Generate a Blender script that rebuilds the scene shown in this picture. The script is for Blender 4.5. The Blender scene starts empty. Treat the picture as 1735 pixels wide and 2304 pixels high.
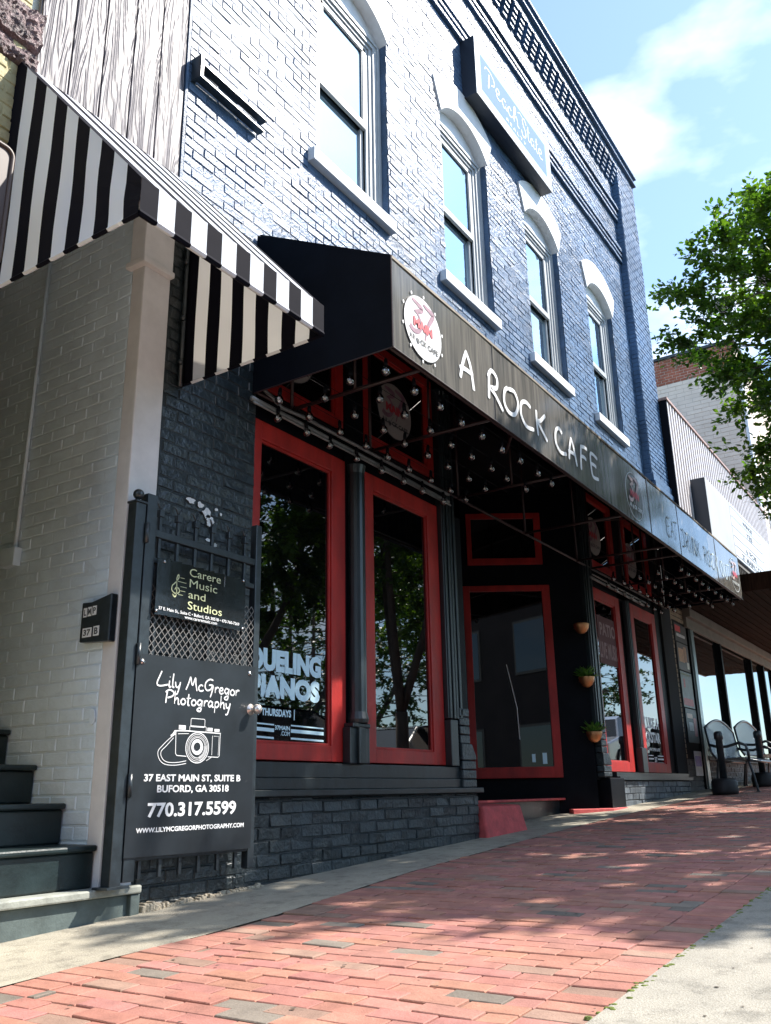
import bpy, bmesh, math, random
from mathutils import Vector, Matrix
random.seed(7)
R = math.radians
PI = math.pi
scene = bpy.context.scene
C = scene.collection

# ------------------------------------------------------------------ camera
cam_d = bpy.data.cameras.new('camera')
cam = bpy.data.objects.new('camera', cam_d)
C.objects.link(cam)
cam_d.sensor_fit = 'VERTICAL'
cam_d.sensor_height = 36.0
cam_d.lens = 36.0 * 1979.82 / 2304.0
cam_d.clip_start = 0.05
cam_d.clip_end = 2000
xa, ya, za = Vector((0.55217665, 0.24429957, 0.79713152)), Vector((-0.83354753, 0.18160961, 0.52174368)), Vector((-0.01730499, -0.95254169, 0.30391589))
right = Vector((xa[0], ya[0], za[0])); down = Vector((xa[1], ya[1], za[1])); fwd = Vector((xa[2], ya[2], za[2]))
M = Matrix.Identity(4)
for i in range(3):
    M[i][0] = right[i]; M[i][1] = -down[i]; M[i][2] = -fwd[i]
EYE = Vector((0.0, -3.7, 0.7))
M[0][3], M[1][3], M[2][3] = EYE
cam.matrix_world = M
scene.camera = cam
scene.view_settings.view_transform = 'Standard'
scene.view_settings.look = 'None'
scene.view_settings.exposure = 1.34
scene.view_settings.gamma = 1.0

# ------------------------------------------------------------------ sky and sun
SUN = Vector((0.50, -0.47, 0.73)).normalized()
sun_el = math.asin(SUN.z)
sun_rot = math.atan2(SUN.x, SUN.y)
world = bpy.data.worlds.new('World')
scene.world = world
world.use_nodes = True
wn, wl = world.node_tree.nodes, world.node_tree.links
for n_ in list(wn): wn.remove(n_)
w_out = wn.new('ShaderNodeOutputWorld'); w_bg = wn.new('ShaderNodeBackground')
w_sky = wn.new('ShaderNodeTexSky'); w_sky.sky_type = 'NISHITA'; w_sky.sun_disc = False
w_sky.sun_elevation = sun_el; w_sky.sun_rotation = sun_rot
w_sky.air_density = 1.0; w_sky.dust_density = 0.6; w_sky.ozone_density = 1.6
w_tc = wn.new('ShaderNodeTexCoord'); w_map = wn.new('ShaderNodeMapping'); w_map.inputs['Scale'].default_value = (1.0, 1.0, 2.4)
w_noise = wn.new('ShaderNodeTexNoise'); w_noise.inputs['Scale'].default_value = 4.4; w_noise.inputs['Detail'].default_value = 7; w_noise.inputs['Roughness'].default_value = 0.48
w_ramp = wn.new('ShaderNodeValToRGB'); w_ramp.color_ramp.elements[0].position = 0.47; w_ramp.color_ramp.elements[1].position = 0.74; w_ramp.color_ramp.elements[0].color = (0.12, 0.12, 0.12, 1)
w_mix = wn.new('ShaderNodeMix'); w_mix.data_type = 'RGBA'
w_mul = wn.new('ShaderNodeMath'); w_mul.operation = 'MULTIPLY'; w_mul.inputs[1].default_value = 0.8
wl.new(w_tc.outputs['Generated'], w_map.inputs['Vector']); wl.new(w_map.outputs['Vector'], w_noise.inputs['Vector'])
wl.new(w_noise.outputs['Fac'], w_ramp.inputs['Fac']); wl.new(w_ramp.outputs['Color'], w_mul.inputs[0])
w_tint = wn.new('ShaderNodeMix'); w_tint.data_type = 'RGBA'; w_tint.blend_type = 'MULTIPLY'; w_tint.inputs['Factor'].default_value = 1; w_tint.inputs['B'].default_value = (0.70, 0.90, 1.04, 1)
wl.new(w_sky.outputs['Color'], w_tint.inputs['A'])
wl.new(w_mul.outputs[0], w_mix.inputs['Factor']); wl.new(w_tint.outputs['Result'], w_mix.inputs['A'])
w_mix.inputs['B'].default_value = (7.6, 8.1, 8.6, 1)
wl.new(w_mix.outputs['Result'], w_bg.inputs['Color']); w_bg.inputs['Strength'].default_value = 0.118
wl.new(w_bg.outputs['Background'], w_out.inputs['Surface'])
sun_d = bpy.data.lights.new('sun', 'SUN'); sun_d.energy = 4.0; sun_d.angle = R(0.55); sun_d.color = (1.0, 0.94, 0.86)
sun = bpy.data.objects.new('sun', sun_d); C.objects.link(sun)
sun.rotation_euler = (-SUN).to_track_quat('-Z', 'Y').to_euler()
sun.location = (10, -10, 20)

# ------------------------------------------------------------------ materials
MATS = {}
def mat(name, col, rough=0.6, metal=0.0, var=0.0, vscale=3.0, bump=0.0, bscale=60.0, bdist=0.004, spec=0.5, coat=0.0, col2=None, vmap=(1, 1, 1), ior=None, rvar=0.0, attr=False):
    if name in MATS: return MATS[name]
    m = bpy.data.materials.new(name); m.use_nodes = True
    nt = m.node_tree; N, L = nt.nodes, nt.links
    b = N['Principled BSDF']
    b.inputs['Base Color'].default_value = (*col, 1); b.inputs['Roughness'].default_value = rough
    b.inputs['Metallic'].default_value = metal; b.inputs['Specular IOR Level'].default_value = spec
    b.inputs['Coat Weight'].default_value = coat; b.inputs['Coat Roughness'].default_value = 0.30 if coat < 0.9 else 0.05
    if ior: b.inputs['IOR'].default_value = ior
    tc = N.new('ShaderNodeTexCoord')
    src = None
    if var > 0 or col2:
        mp = N.new('ShaderNodeMapping'); mp.inputs['Scale'].default_value = vmap
        L.new(tc.outputs['Object'], mp.inputs['Vector'])
        n = N.new('ShaderNodeTexNoise'); n.inputs['Scale'].default_value = vscale; n.inputs['Detail'].default_value = 6; n.inputs['Roughness'].default_value = 0.65
        L.new(mp.outputs['Vector'], n.inputs['Vector'])
        rp = N.new('ShaderNodeValToRGB'); rp.color_ramp.elements[0].position = 0.32; rp.color_ramp.elements[1].position = 0.68
        c2 = col2 if col2 else tuple(min(1, c * (1 + var)) for c in col)
        c1 = col if col2 else tuple(c * (1 - var) for c in col)
        rp.color_ramp.elements[0].color = (*c1, 1); rp.color_ramp.elements[1].color = (*c2, 1)
        L.new(n.outputs['Fac'], rp.inputs['Fac']); src = rp.outputs['Color']
        L.new(src, b.inputs['Base Color'])
        if rvar > 0:
            mr = N.new('ShaderNodeMapRange'); mr.inputs['To Min'].default_value = max(0.02, rough - rvar); mr.inputs['To Max'].default_value = min(1, rough + rvar)
            L.new(n.outputs['Fac'], mr.inputs['Value']); L.new(mr.outputs['Result'], b.inputs['Roughness'])
    if attr:
        m['needs_tint'] = 1
        a = N.new('ShaderNodeAttribute'); a.attribute_name = 'tint'
        mx = N.new('ShaderNodeMix'); mx.data_type = 'RGBA'; mx.blend_type = 'MULTIPLY'; mx.inputs['Factor'].default_value = 1
        if src: L.new(src, mx.inputs['A'])
        else: mx.inputs['A'].default_value = (*col, 1)
        L.new(a.outputs['Color'], mx.inputs['B']); L.new(mx.outputs['Result'], b.inputs['Base Color'])
    if bump > 0:
        n2 = N.new('ShaderNodeTexNoise'); n2.inputs['Scale'].default_value = bscale; n2.inputs['Detail'].default_value = 5; n2.inputs['Roughness'].default_value = 0.6
        L.new(tc.outputs['Object'], n2.inputs['Vector'])
        bp = N.new('ShaderNodeBump'); bp.inputs['Strength'].default_value = bump; bp.inputs['Distance'].default_value = bdist
        L.new(n2.outputs['Fac'], bp.inputs['Height']); L.new(bp.outputs['Normal'], b.inputs['Normal'])
    MATS[name] = m
    return m

m_navy = mat('navy_painted_brick', (0.062, 0.122, 0.222), 0.36, var=0.45, vscale=1.1, bump=1.0, bscale=34, bdist=0.009, spec=0.42, coat=0.0, rvar=0.10, attr=True)
m_navy_mortar = mat('navy_painted_mortar', (0.048, 0.094, 0.172), 0.42, var=0.4, vscale=4, bump=1.0, bscale=60, bdist=0.008)
m_black_brick = mat('black_painted_brick', (0.016, 0.026, 0.031), 0.40, var=0.5, vscale=7, bump=1.0, bscale=28, bdist=0.012, spec=0.6, rvar=0.14)
m_black_mortar = mat('black_painted_mortar', (0.012, 0.020, 0.024), 0.5, bump=1.0, bscale=60, bdist=0.008)
m_pier = mat('thick_black_paint', (0.010, 0.017, 0.021), 0.33, var=0.4, vscale=9, bump=1.0, bscale=20, bdist=0.012, spec=0.8, rvar=0.1)
m_black = mat('black_paint', (0.0035, 0.0045, 0.007), 0.5, var=0.3, vscale=5, bump=0.25, bscale=70, bdist=0.002, spec=0.1)
m_dark_room = mat('dark_interior', (0.006, 0.006, 0.007), 0.9)
m_greyblack = mat('worn_black_paint', (0.010, 0.017, 0.020), 0.36, var=0.6, vscale=14, bump=0.35, bscale=60, bdist=0.003, vmap=(1, 1, 0.3), spec=0.7)
m_red = mat('red_paint', (0.37, 0.017, 0.013), 0.45, var=0.28, vscale=7, bump=0.45, bscale=30, bdist=0.003, vmap=(1, 1, .35), rvar=.12)
m_redstone = mat('red_painted_concrete', (0.55, 0.085, 0.085), 0.75, var=0.22, vscale=12, bump=0.7, bscale=70, bdist=0.006)
m_white = mat('white_trim', (0.74, 0.77, 0.80), 0.5, var=0.05, vscale=4, bump=0.15, bscale=60, bdist=0.002)
m_hood = mat('white_painted_arch', (0.80, 0.81, 0.82), 0.55, var=0.06, vscale=8, bump=0.5, bscale=30, bdist=0.004)
m_casing = mat('grey_white_casing', (0.40, 0.43, 0.45), 0.5, var=0.08, vscale=5, bump=0.2, bscale=60, bdist=0.002)
m_frame_shadow = mat('sash_shadow', (0.10, 0.13, 0.16), 0.5)  # tone of the shadow stripe painted between sash and glass
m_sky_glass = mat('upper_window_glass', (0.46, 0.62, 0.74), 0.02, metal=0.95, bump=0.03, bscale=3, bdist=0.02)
m_glass = mat('shop_window_glass', (0.0010, 0.0014, 0.0022), 0.012, spec=0.75, ior=1.7)
m_canopy = mat('black_vinyl', (0.003, 0.0045, 0.008), 0.5, var=0.3, vscale=2, bump=0.2, bscale=5, bdist=0.02, spec=0.05)
m_steel_red = mat('oxide_red_steel', (0.022, 0.007, 0.008), 0.45, var=0.4, vscale=9, bump=0.3, bscale=80, bdist=0.002)
m_conduit = mat('grey_conduit', (0.20, 0.21, 0.21), 0.4, metal=0.3, var=0.25, vscale=8)
m_bulb = None
m_text_white = mat('white_vinyl', (0.78, 0.79, 0.79), 0.5, var=0.06, vscale=30)
m_text_pale = mat('pale_blue_vinyl', (0.62, 0.85, 0.94), 0.5)
m_text_grey = mat('charcoal_ink', (0.06, 0.065, 0.07), 0.5)
m_text_red = mat('red_ink', (0.55, 0.06, 0.08), 0.5)
m_text_plum = mat('plum_ink', (0.25, 0.13, 0.18), 0.5, var=0.3, vscale=25)
m_disc = mat('white_disc', (0.80, 0.80, 0.79), 0.5, var=0.04, vscale=10)
m_disc_offwhite = mat('off_white_disc', (0.36, 0.33, 0.31), 0.5, var=0.1, vscale=10)  # off-white, darker than the disc on the canopy
m_stripe_w = None
m_iron = mat('black_iron', (0.020, 0.028, 0.034), 0.32, var=0.4, vscale=18, bump=0.3, bscale=70, bdist=0.002, spec=0.7)
m_board = mat('black_sign_board', (0.012, 0.016, 0.020), 0.36, var=0.35, vscale=5, bump=0.12, bscale=9, bdist=0.004, spec=0.6)
m_gloss_board = mat('glossy_black_sign', (0.010, 0.011, 0.012), 0.14, bump=0.25, bscale=4, bdist=0.01, spec=0.9)
m_mesh = mat('galvanised_mesh', (0.26, 0.25, 0.24), 0.5, metal=0.4)
m_chrome = mat('brushed_nickel', (0.85, 0.78, 0.72), 0.3, metal=0.85)
m_screw = mat('screw_metal', (0.6, 0.6, 0.6), 0.25, metal=1.0)
m_gold = mat('pale_gold_ink', (0.62, 0.66, 0.38), 0.5)
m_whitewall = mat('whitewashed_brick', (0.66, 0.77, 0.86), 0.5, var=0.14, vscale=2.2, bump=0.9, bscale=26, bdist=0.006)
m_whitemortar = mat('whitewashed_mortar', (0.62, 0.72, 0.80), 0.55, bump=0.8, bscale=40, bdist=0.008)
m_trim = mat('cream_door_trim', (0.70, 0.68, 0.68), 0.5, var=0.08, vscale=6, bump=0.3, bscale=30, bdist=0.003)
m_step = mat('dark_green_step_paint', (0.009, 0.020, 0.021), 0.42, var=0.35, vscale=6, bump=0.4, bscale=40, bdist=0.004, rvar=0.1)
m_slab = mat('grey_green_slab', (0.085, 0.11, 0.105), 0.6, var=0.3, vscale=7, bump=0.6, bscale=50, bdist=0.004)
m_slabtop = mat('pale_slab_top', (0.30, 0.31, 0.27), 0.7, var=0.3, vscale=10, bump=0.6, bscale=60, bdist=0.004)  # slab top, paler than the base below it
m_concrete = mat('concrete', (0.38, 0.345, 0.27), 0.85, var=0.22, vscale=5, bump=0.8, bscale=120, bdist=0.004)
m_curb = mat('pale_concrete', (0.40, 0.385, 0.34), 0.85, var=0.18, vscale=4, bump=0.9, bscale=110, bdist=0.005)
m_paver = mat('clay_paver', (0.37, 0.165, 0.125), 0.85, var=0.2, vscale=9, bump=0.7, bscale=90, bdist=0.004, attr=True)
m_sand = mat('joint_sand', (0.21, 0.15, 0.11), 0.95, var=0.35, vscale=20, bump=0.8, bscale=200, bdist=0.004)
m_asphalt = mat('asphalt', (0.055, 0.055, 0.057), 0.9, var=0.25, vscale=3, bump=0.8, bscale=150, bdist=0.006)
m_ground = mat('far_ground', (0.13, 0.14, 0.10), 0.95, var=0.3, vscale=0.3)
m_moss = mat('moss', (0.16, 0.20, 0.04), 0.95, var=0.4, vscale=40, bump=1, bscale=150, bdist=0.01)
m_copper = mat('hammered_copper', (0.62, 0.30, 0.14), 0.32, metal=0.9, bump=0.9, bscale=90, bdist=0.006)
m_bluepanel = mat('sign_face_blue', (0.17, 0.27, 0.52), 0.8, spec=0.1)
m_cabinet = mat('dark_sign_cabinet', (0.020, 0.026, 0.040), 0.4)
m_rib_w = mat('pale_metal_rib', (0.62, 0.58, 0.58), 0.45, metal=0.1, var=0.08, vscale=3)
m_rib_b = mat('dark_metal_groove', (0.006, 0.006, 0.010), 0.6, spec=0.1)
m_cap_copper = mat('brown_cap_flashing', (0.40, 0.24, 0.19), 0.5, metal=0.2)
m_grey_face = mat('pale_grey_panel', (0.46, 0.46, 0.45), 0.5, var=0.06, vscale=1.5)
m_letterboard = mat('white_letterboard', (0.80, 0.82, 0.85), 0.4)
m_wood = mat('brown_wood_soffit', (0.024, 0.011, 0.007), 0.8, var=0.5, vscale=3, vmap=(0.6, 14, 1), bump=0.5, bscale=30, bdist=0.004, spec=0.05)
m_fascia = mat('grey_brown_fascia', (0.17, 0.145, 0.12), 0.6, var=0.2, vscale=4)
m_cream_brick = mat('cream_painted_brick', (0.86, 0.72, 0.59), 0.7, var=0.10, vscale=2, bump=0.4, bscale=30, bdist=0.004)
m_cream_mortar = mat('cream_mortar', (0.66, 0.54, 0.44), 0.8)
m_red_brick = mat('red_clay_brick', (0.36, 0.11, 0.06), 0.75, var=0.35, vscale=3, bump=0.5, bscale=40, bdist=0.004)
m_tan_brick = mat('tan_brick', (0.30, 0.22, 0.15), 0.75, var=0.3, vscale=4, bump=0.6, bscale=40, bdist=0.004)
m_grey_brick = mat('grey_brick', (0.13, 0.125, 0.12), 0.75, var=0.25, vscale=5, bump=0.6, bscale=40, bdist=0.004)
m_yellow = mat('peeling_yellow_paint', (0.52, 0.45, 0.24), 0.7, var=0.25, vscale=5, bump=0.9, bscale=24, bdist=0.012)
m_ledge = mat('crumbling_brown_stucco', (0.16, 0.10, 0.10), 0.5, var=0.6, vscale=9, bump=1.0, bscale=30, bdist=0.03)
m_brownsign = mat('brown_sign_panel', (0.062, 0.034, 0.025), 0.5, var=0.2, vscale=6)
m_browntube = mat('tan_metal_tube', (0.08, 0.05, 0.037), 0.45)
m_bark = mat('grey_brown_bark', (0.13, 0.10, 0.08), 0.9, var=0.4, vscale=9, vmap=(1, 1, 0.25), bump=0.8, bscale=30, bdist=0.01)
m_bench = mat('dark_green_steel', (0.09, 0.12, 0.145), 0.45, spec=0.4)
m_rubber = mat('black_rubber', (0.012, 0.013, 0.015), 0.55, bump=0.3, bscale=60, bdist=0.003)
m_blind = mat('white_roller_blind', (0.72, 0.78, 0.80), 0.7, var=0.04, vscale=1)

def concrete_mat(name, c1, c2, c3, scale=1.0):
    m = bpy.data.materials.new(name); m.use_nodes = True
    N, L = m.node_tree.nodes, m.node_tree.links
    b = N['Principled BSDF']; b.inputs['Roughness'].default_value = 0.88
    tc = N.new('ShaderNodeTexCoord')
    def noise(sc, det):
        n = N.new('ShaderNodeTexNoise'); n.inputs['Scale'].default_value = sc; n.inputs['Detail'].default_value = det; n.inputs['Roughness'].default_value = 0.7
        L.new(tc.outputs['Object'], n.inputs['Vector']); return n
    n1, n2, n3 = noise(1.4 * scale, 6), noise(9, 8), noise(160, 2)
    r1 = N.new('ShaderNodeValToRGB'); r1.color_ramp.elements[0].position = .3; r1.color_ramp.elements[1].position = .65; r1.color_ramp.elements[0].color = (*c2, 1); r1.color_ramp.elements[1].color = (*c1, 1)
    L.new(n1.outputs['Fac'], r1.inputs['Fac'])
    r2 = N.new('ShaderNodeValToRGB'); r2.color_ramp.elements[0].position = .36; r2.color_ramp.elements[1].position = .50; r2.color_ramp.elements[0].color = (.55, .55, .55, 1)
    L.new(n2.outputs['Fac'], r2.inputs['Fac'])
    r3 = N.new('ShaderNodeValToRGB'); r3.color_ramp.elements[0].position = .35; r3.color_ramp.elements[1].position = .6; r3.color_ramp.elements[0].color = (.7, .68, .64, 1)
    L.new(n3.outputs['Fac'], r3.inputs['Fac'])
    a = N.new('ShaderNodeMix'); a.data_type = 'RGBA'; a.blend_type = 'MULTIPLY'; a.inputs['Factor'].default_value = .75
    c = N.new('ShaderNodeMix'); c.data_type = 'RGBA'; c.blend_type = 'MULTIPLY'; c.inputs['Factor'].default_value = .8
    L.new(r1.outputs['Color'], a.inputs['A']); L.new(r2.outputs['Color'], a.inputs['B']); L.new(a.outputs['Result'], c.inputs['A']); L.new(r3.outputs['Color'], c.inputs['B'])
    L.new(c.outputs['Result'], b.inputs['Base Color'])
    bp = N.new('ShaderNodeBump'); bp.inputs['Strength'].default_value = .9; bp.inputs['Distance'].default_value = .004
    L.new(n3.outputs['Fac'], bp.inputs['Height']); L.new(bp.outputs['Normal'], b.inputs['Normal'])
    return m
m_concrete = concrete_mat('stained_concrete', (.46, .42, .33), (.30, .27, .22), None)
m_curb = concrete_mat('pale_stained_concrete', (.42, .39, .33), (.27, .255, .22), None, .7)
def fabric(name, col, trans=0.35):
    m = bpy.data.materials.new(name); m.use_nodes = True
    N, L = m.node_tree.nodes, m.node_tree.links
    b = N['Principled BSDF']; b.inputs['Base Color'].default_value = (*col, 1); b.inputs['Roughness'].default_value = 0.75; b.inputs['Specular IOR Level'].default_value = 0.06
    t = N.new('ShaderNodeBsdfTranslucent'); t.inputs['Color'].default_value = (col[0], col[1] * 0.90, col[2] * 0.72, 1)
    mx = N.new('ShaderNodeMixShader'); mx.inputs['Fac'].default_value = trans
    tc = N.new('ShaderNodeTexCoord'); n = N.new('ShaderNodeTexNoise'); n.inputs['Scale'].default_value = 4
    bp = N.new('ShaderNodeBump'); bp.inputs['Strength'].default_value = 0.25; bp.inputs['Distance'].default_value = 0.02
    L.new(tc.outputs['Object'], n.inputs['Vector']); L.new(n.outputs['Fac'], bp.inputs['Height']); L.new(bp.outputs['Normal'], b.inputs['Normal'])
    L.new(b.outputs[0], mx.inputs[1]); L.new(t.outputs[0], mx.inputs[2]); L.new(mx.outputs[0], N['Material Output'].inputs['Surface'])
    return m
m_stripe_w = fabric('white_awning_canvas', (0.76, 0.79, 0.87), 0.22)
m_stripe_b = fabric('black_awning_canvas', (0.006, 0.006, 0.011), 0.0)

def leafmat(name, c1, c2, trans=0.3):
    m = bpy.data.materials.new(name); m.use_nodes = True
    N, L = m.node_tree.nodes, m.node_tree.links
    b = N['Principled BSDF']; b.inputs['Roughness'].default_value = 0.42
    g = N.new('ShaderNodeAttribute'); g.attribute_name = 'tint'
    mx = N.new('ShaderNodeMix'); mx.data_type = 'RGBA'; mx.inputs['A'].default_value = (*c1, 1); mx.inputs['B'].default_value = (*c2, 1)
    L.new(g.outputs['Fac'], mx.inputs['Factor']); L.new(mx.outputs['Result'], b.inputs['Base Color'])
    t = N.new('ShaderNodeBsdfTranslucent')
    sc_ = N.new('ShaderNodeMix'); sc_.data_type = 'RGBA'; sc_.blend_type = 'MULTIPLY'; sc_.inputs['Factor'].default_value = 1; sc_.inputs['B'].default_value = (1.6, 1.9, 0.5, 1)
    L.new(mx.outputs['Result'], sc_.inputs['A']); L.new(sc_.outputs['Result'], t.inputs['Color'])
    ms = N.new('ShaderNodeMixShader'); ms.inputs['Fac'].default_value = trans
    L.new(b.outputs[0], ms.inputs[1]); L.new(t.outputs[0], ms.inputs[2]); L.new(ms.outputs[0], N['Material Output'].inputs['Surface'])
    return m
m_leaf = leafmat('street_tree_leaf', (0.024, 0.070, 0.016), (0.125, 0.195, 0.028), 0.45)
m_leaf2 = leafmat('far_tree_leaf', (0.020, 0.050, 0.015), (0.07, 0.13, 0.025), 0.25)
m_plant = leafmat('planter_leaf', (0.03, 0.11, 0.02), (0.13, 0.30, 0.05), 0.25)
m_flower = mat('pale_blossom', (0.75, 0.62, 0.62), 0.6)

def wave_siding():
    m = bpy.data.materials.new('wood_grain_siding'); m.use_nodes = True
    N, L = m.node_tree.nodes, m.node_tree.links
    b = N['Principled BSDF']; b.inputs['Roughness'].default_value = 0.46; b.inputs['Specular IOR Level'].default_value = 0.30
    tc = N.new('ShaderNodeTexCoord'); mp = N.new('ShaderNodeMapping'); mp.inputs['Scale'].default_value = (1, 1, 0.10)
    n = N.new('ShaderNodeTexNoise'); n.inputs['Scale'].default_value = 5; n.inputs['Detail'].default_value = 2
    w = N.new('ShaderNodeMath'); w.operation = 'MULTIPLY'; w.inputs[1].default_value = 22
    f = N.new('ShaderNodeMath'); f.operation = 'SINE'
    w2 = N.new('ShaderNodeMath'); w2.operation = 'MULTIPLY'; w2.inputs[1].default_value = 6.283
    L.new(tc.outputs['Object'], mp.inputs['Vector']); L.new(mp.outputs['Vector'], n.inputs['Vector']); L.new(n.outputs['Fac'], w.inputs[0]); L.new(w.outputs[0], w2.inputs[0]); L.new(w2.outputs[0], f.inputs[0])
    n3 = N.new('ShaderNodeTexNoise'); n3.inputs['Scale'].default_value = 70; mp3 = N.new('ShaderNodeMapping'); mp3.inputs['Scale'].default_value = (1, 1, 0.06)
    L.new(tc.outputs['Object'], mp3.inputs['Vector']); L.new(mp3.outputs['Vector'], n3.inputs['Vector'])
    ad = N.new('ShaderNodeMath'); ad.operation = 'MULTIPLY_ADD'; ad.inputs[1].default_value = 0.45; L.new(f.outputs[0], ad.inputs[0]); L.new(n3.outputs['Fac'], ad.inputs[2])
    rp = N.new('ShaderNodeValToRGB'); rp.color_ramp.elements[0].color = (0.045, 0.038, 0.048, 1); rp.color_ramp.elements[1].color = (0.19, 0.17, 0.185, 1)
    L.new(ad.outputs[0], rp.inputs['Fac']); L.new(rp.outputs['Color'], b.inputs['Base Color'])
    bp = N.new('ShaderNodeBump'); bp.inputs['Strength'].default_value = 0.8; bp.inputs['Distance'].default_value = 0.004
    L.new(ad.outputs[0], bp.inputs['Height']); L.new(bp.outputs['Normal'], b.inputs['Normal'])
    return m
m_siding = wave_siding()

def dusty_vinyl():
    m = bpy.data.materials.new('dusty_black_vinyl'); m.use_nodes = True
    N, L = m.node_tree.nodes, m.node_tree.links
    b = N['Principled BSDF']; b.inputs['Roughness'].default_value = 0.22; b.inputs['Specular IOR Level'].default_value = 1.0
    tc = N.new('ShaderNodeTexCoord')
    mp = N.new('ShaderNodeMapping'); mp.inputs['Scale'].default_value = (9, 1, 0.5)
    n = N.new('ShaderNodeTexNoise'); n.inputs['Scale'].default_value = 3.2; n.inputs['Detail'].default_value = 5; n.inputs['Roughness'].default_value = 0.6
    L.new(tc.outputs['Object'], mp.inputs['Vector']); L.new(mp.outputs['Vector'], n.inputs['Vector'])
    rp = N.new('ShaderNodeValToRGB'); rp.color_ramp.elements[0].position = 0.3; rp.color_ramp.elements[1].position = 0.8
    rp.color_ramp.elements[0].color = (0.085, 0.083, 0.080, 1); rp.color_ramp.elements[1].color = (0.22, 0.20, 0.175, 1)
    L.new(n.outputs['Fac'], rp.inputs['Fac']); L.new(rp.outputs['Color'], b.inputs['Base Color'])
    mr = N.new('ShaderNodeMapRange'); mr.inputs['To Min'].default_value = 0.10; mr.inputs['To Max'].default_value = 0.24
    L.new(n.outputs['Fac'], mr.inputs['Value']); L.new(mr.outputs['Result'], b.inputs['Roughness'])
    n2 = N.new('ShaderNodeTexNoise'); n2.inputs['Scale'].default_value = 1.6
    bp = N.new('ShaderNodeBump'); bp.inputs['Strength'].default_value = 0.25; bp.inputs['Distance'].default_value = 0.02
    L.new(tc.outputs['Object'], n2.inputs['Vector']); L.new(n2.outputs['Fac'], bp.inputs['Height']); L.new(bp.outputs['Normal'], b.inputs['Normal'])
    return m
m_valance = dusty_vinyl()

def glass_mat():
    m = bpy.data.materials.new('clear_bulb_glass'); m.use_nodes = True
    N, L = m.node_tree.nodes, m.node_tree.links
    N.remove(N['Principled BSDF'])
    g = N.new('ShaderNodeBsdfGlossy'); g.inputs['Roughness'].default_value = 0.03
    t = N.new('ShaderNodeBsdfTransparent'); t.inputs['Color'].default_value = (0.88, 0.9, 0.92, 1)
    fr = N.new('ShaderNodeLayerWeight'); fr.inputs['Blend'].default_value = 0.62
    mx = N.new('ShaderNodeMixShader'); g.inputs['Color'].default_value = (1, 1, 1, 1)
    L.new(fr.outputs['Fresnel'], mx.inputs['Fac']); L.new(t.outputs[0], mx.inputs[1]); L.new(g.outputs[0], mx.inputs[2]); L.new(mx.outputs[0], N['Material Output'].inputs['Surface'])
    return m
m_bulb = glass_mat()
m_filament = mat('bulb_filament', (0.80, 0.72, 0.66), 0.35, metal=0.3)

# ------------------------------------------------------------------ mesh helpers
def apx(X, Z, y):
    """point seen at (X, Z) on the facade plane, moved to the plane y"""
    k = (3.7 + y) / 3.7
    return X * k, 0.7 + (Z - 0.7) * k

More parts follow.
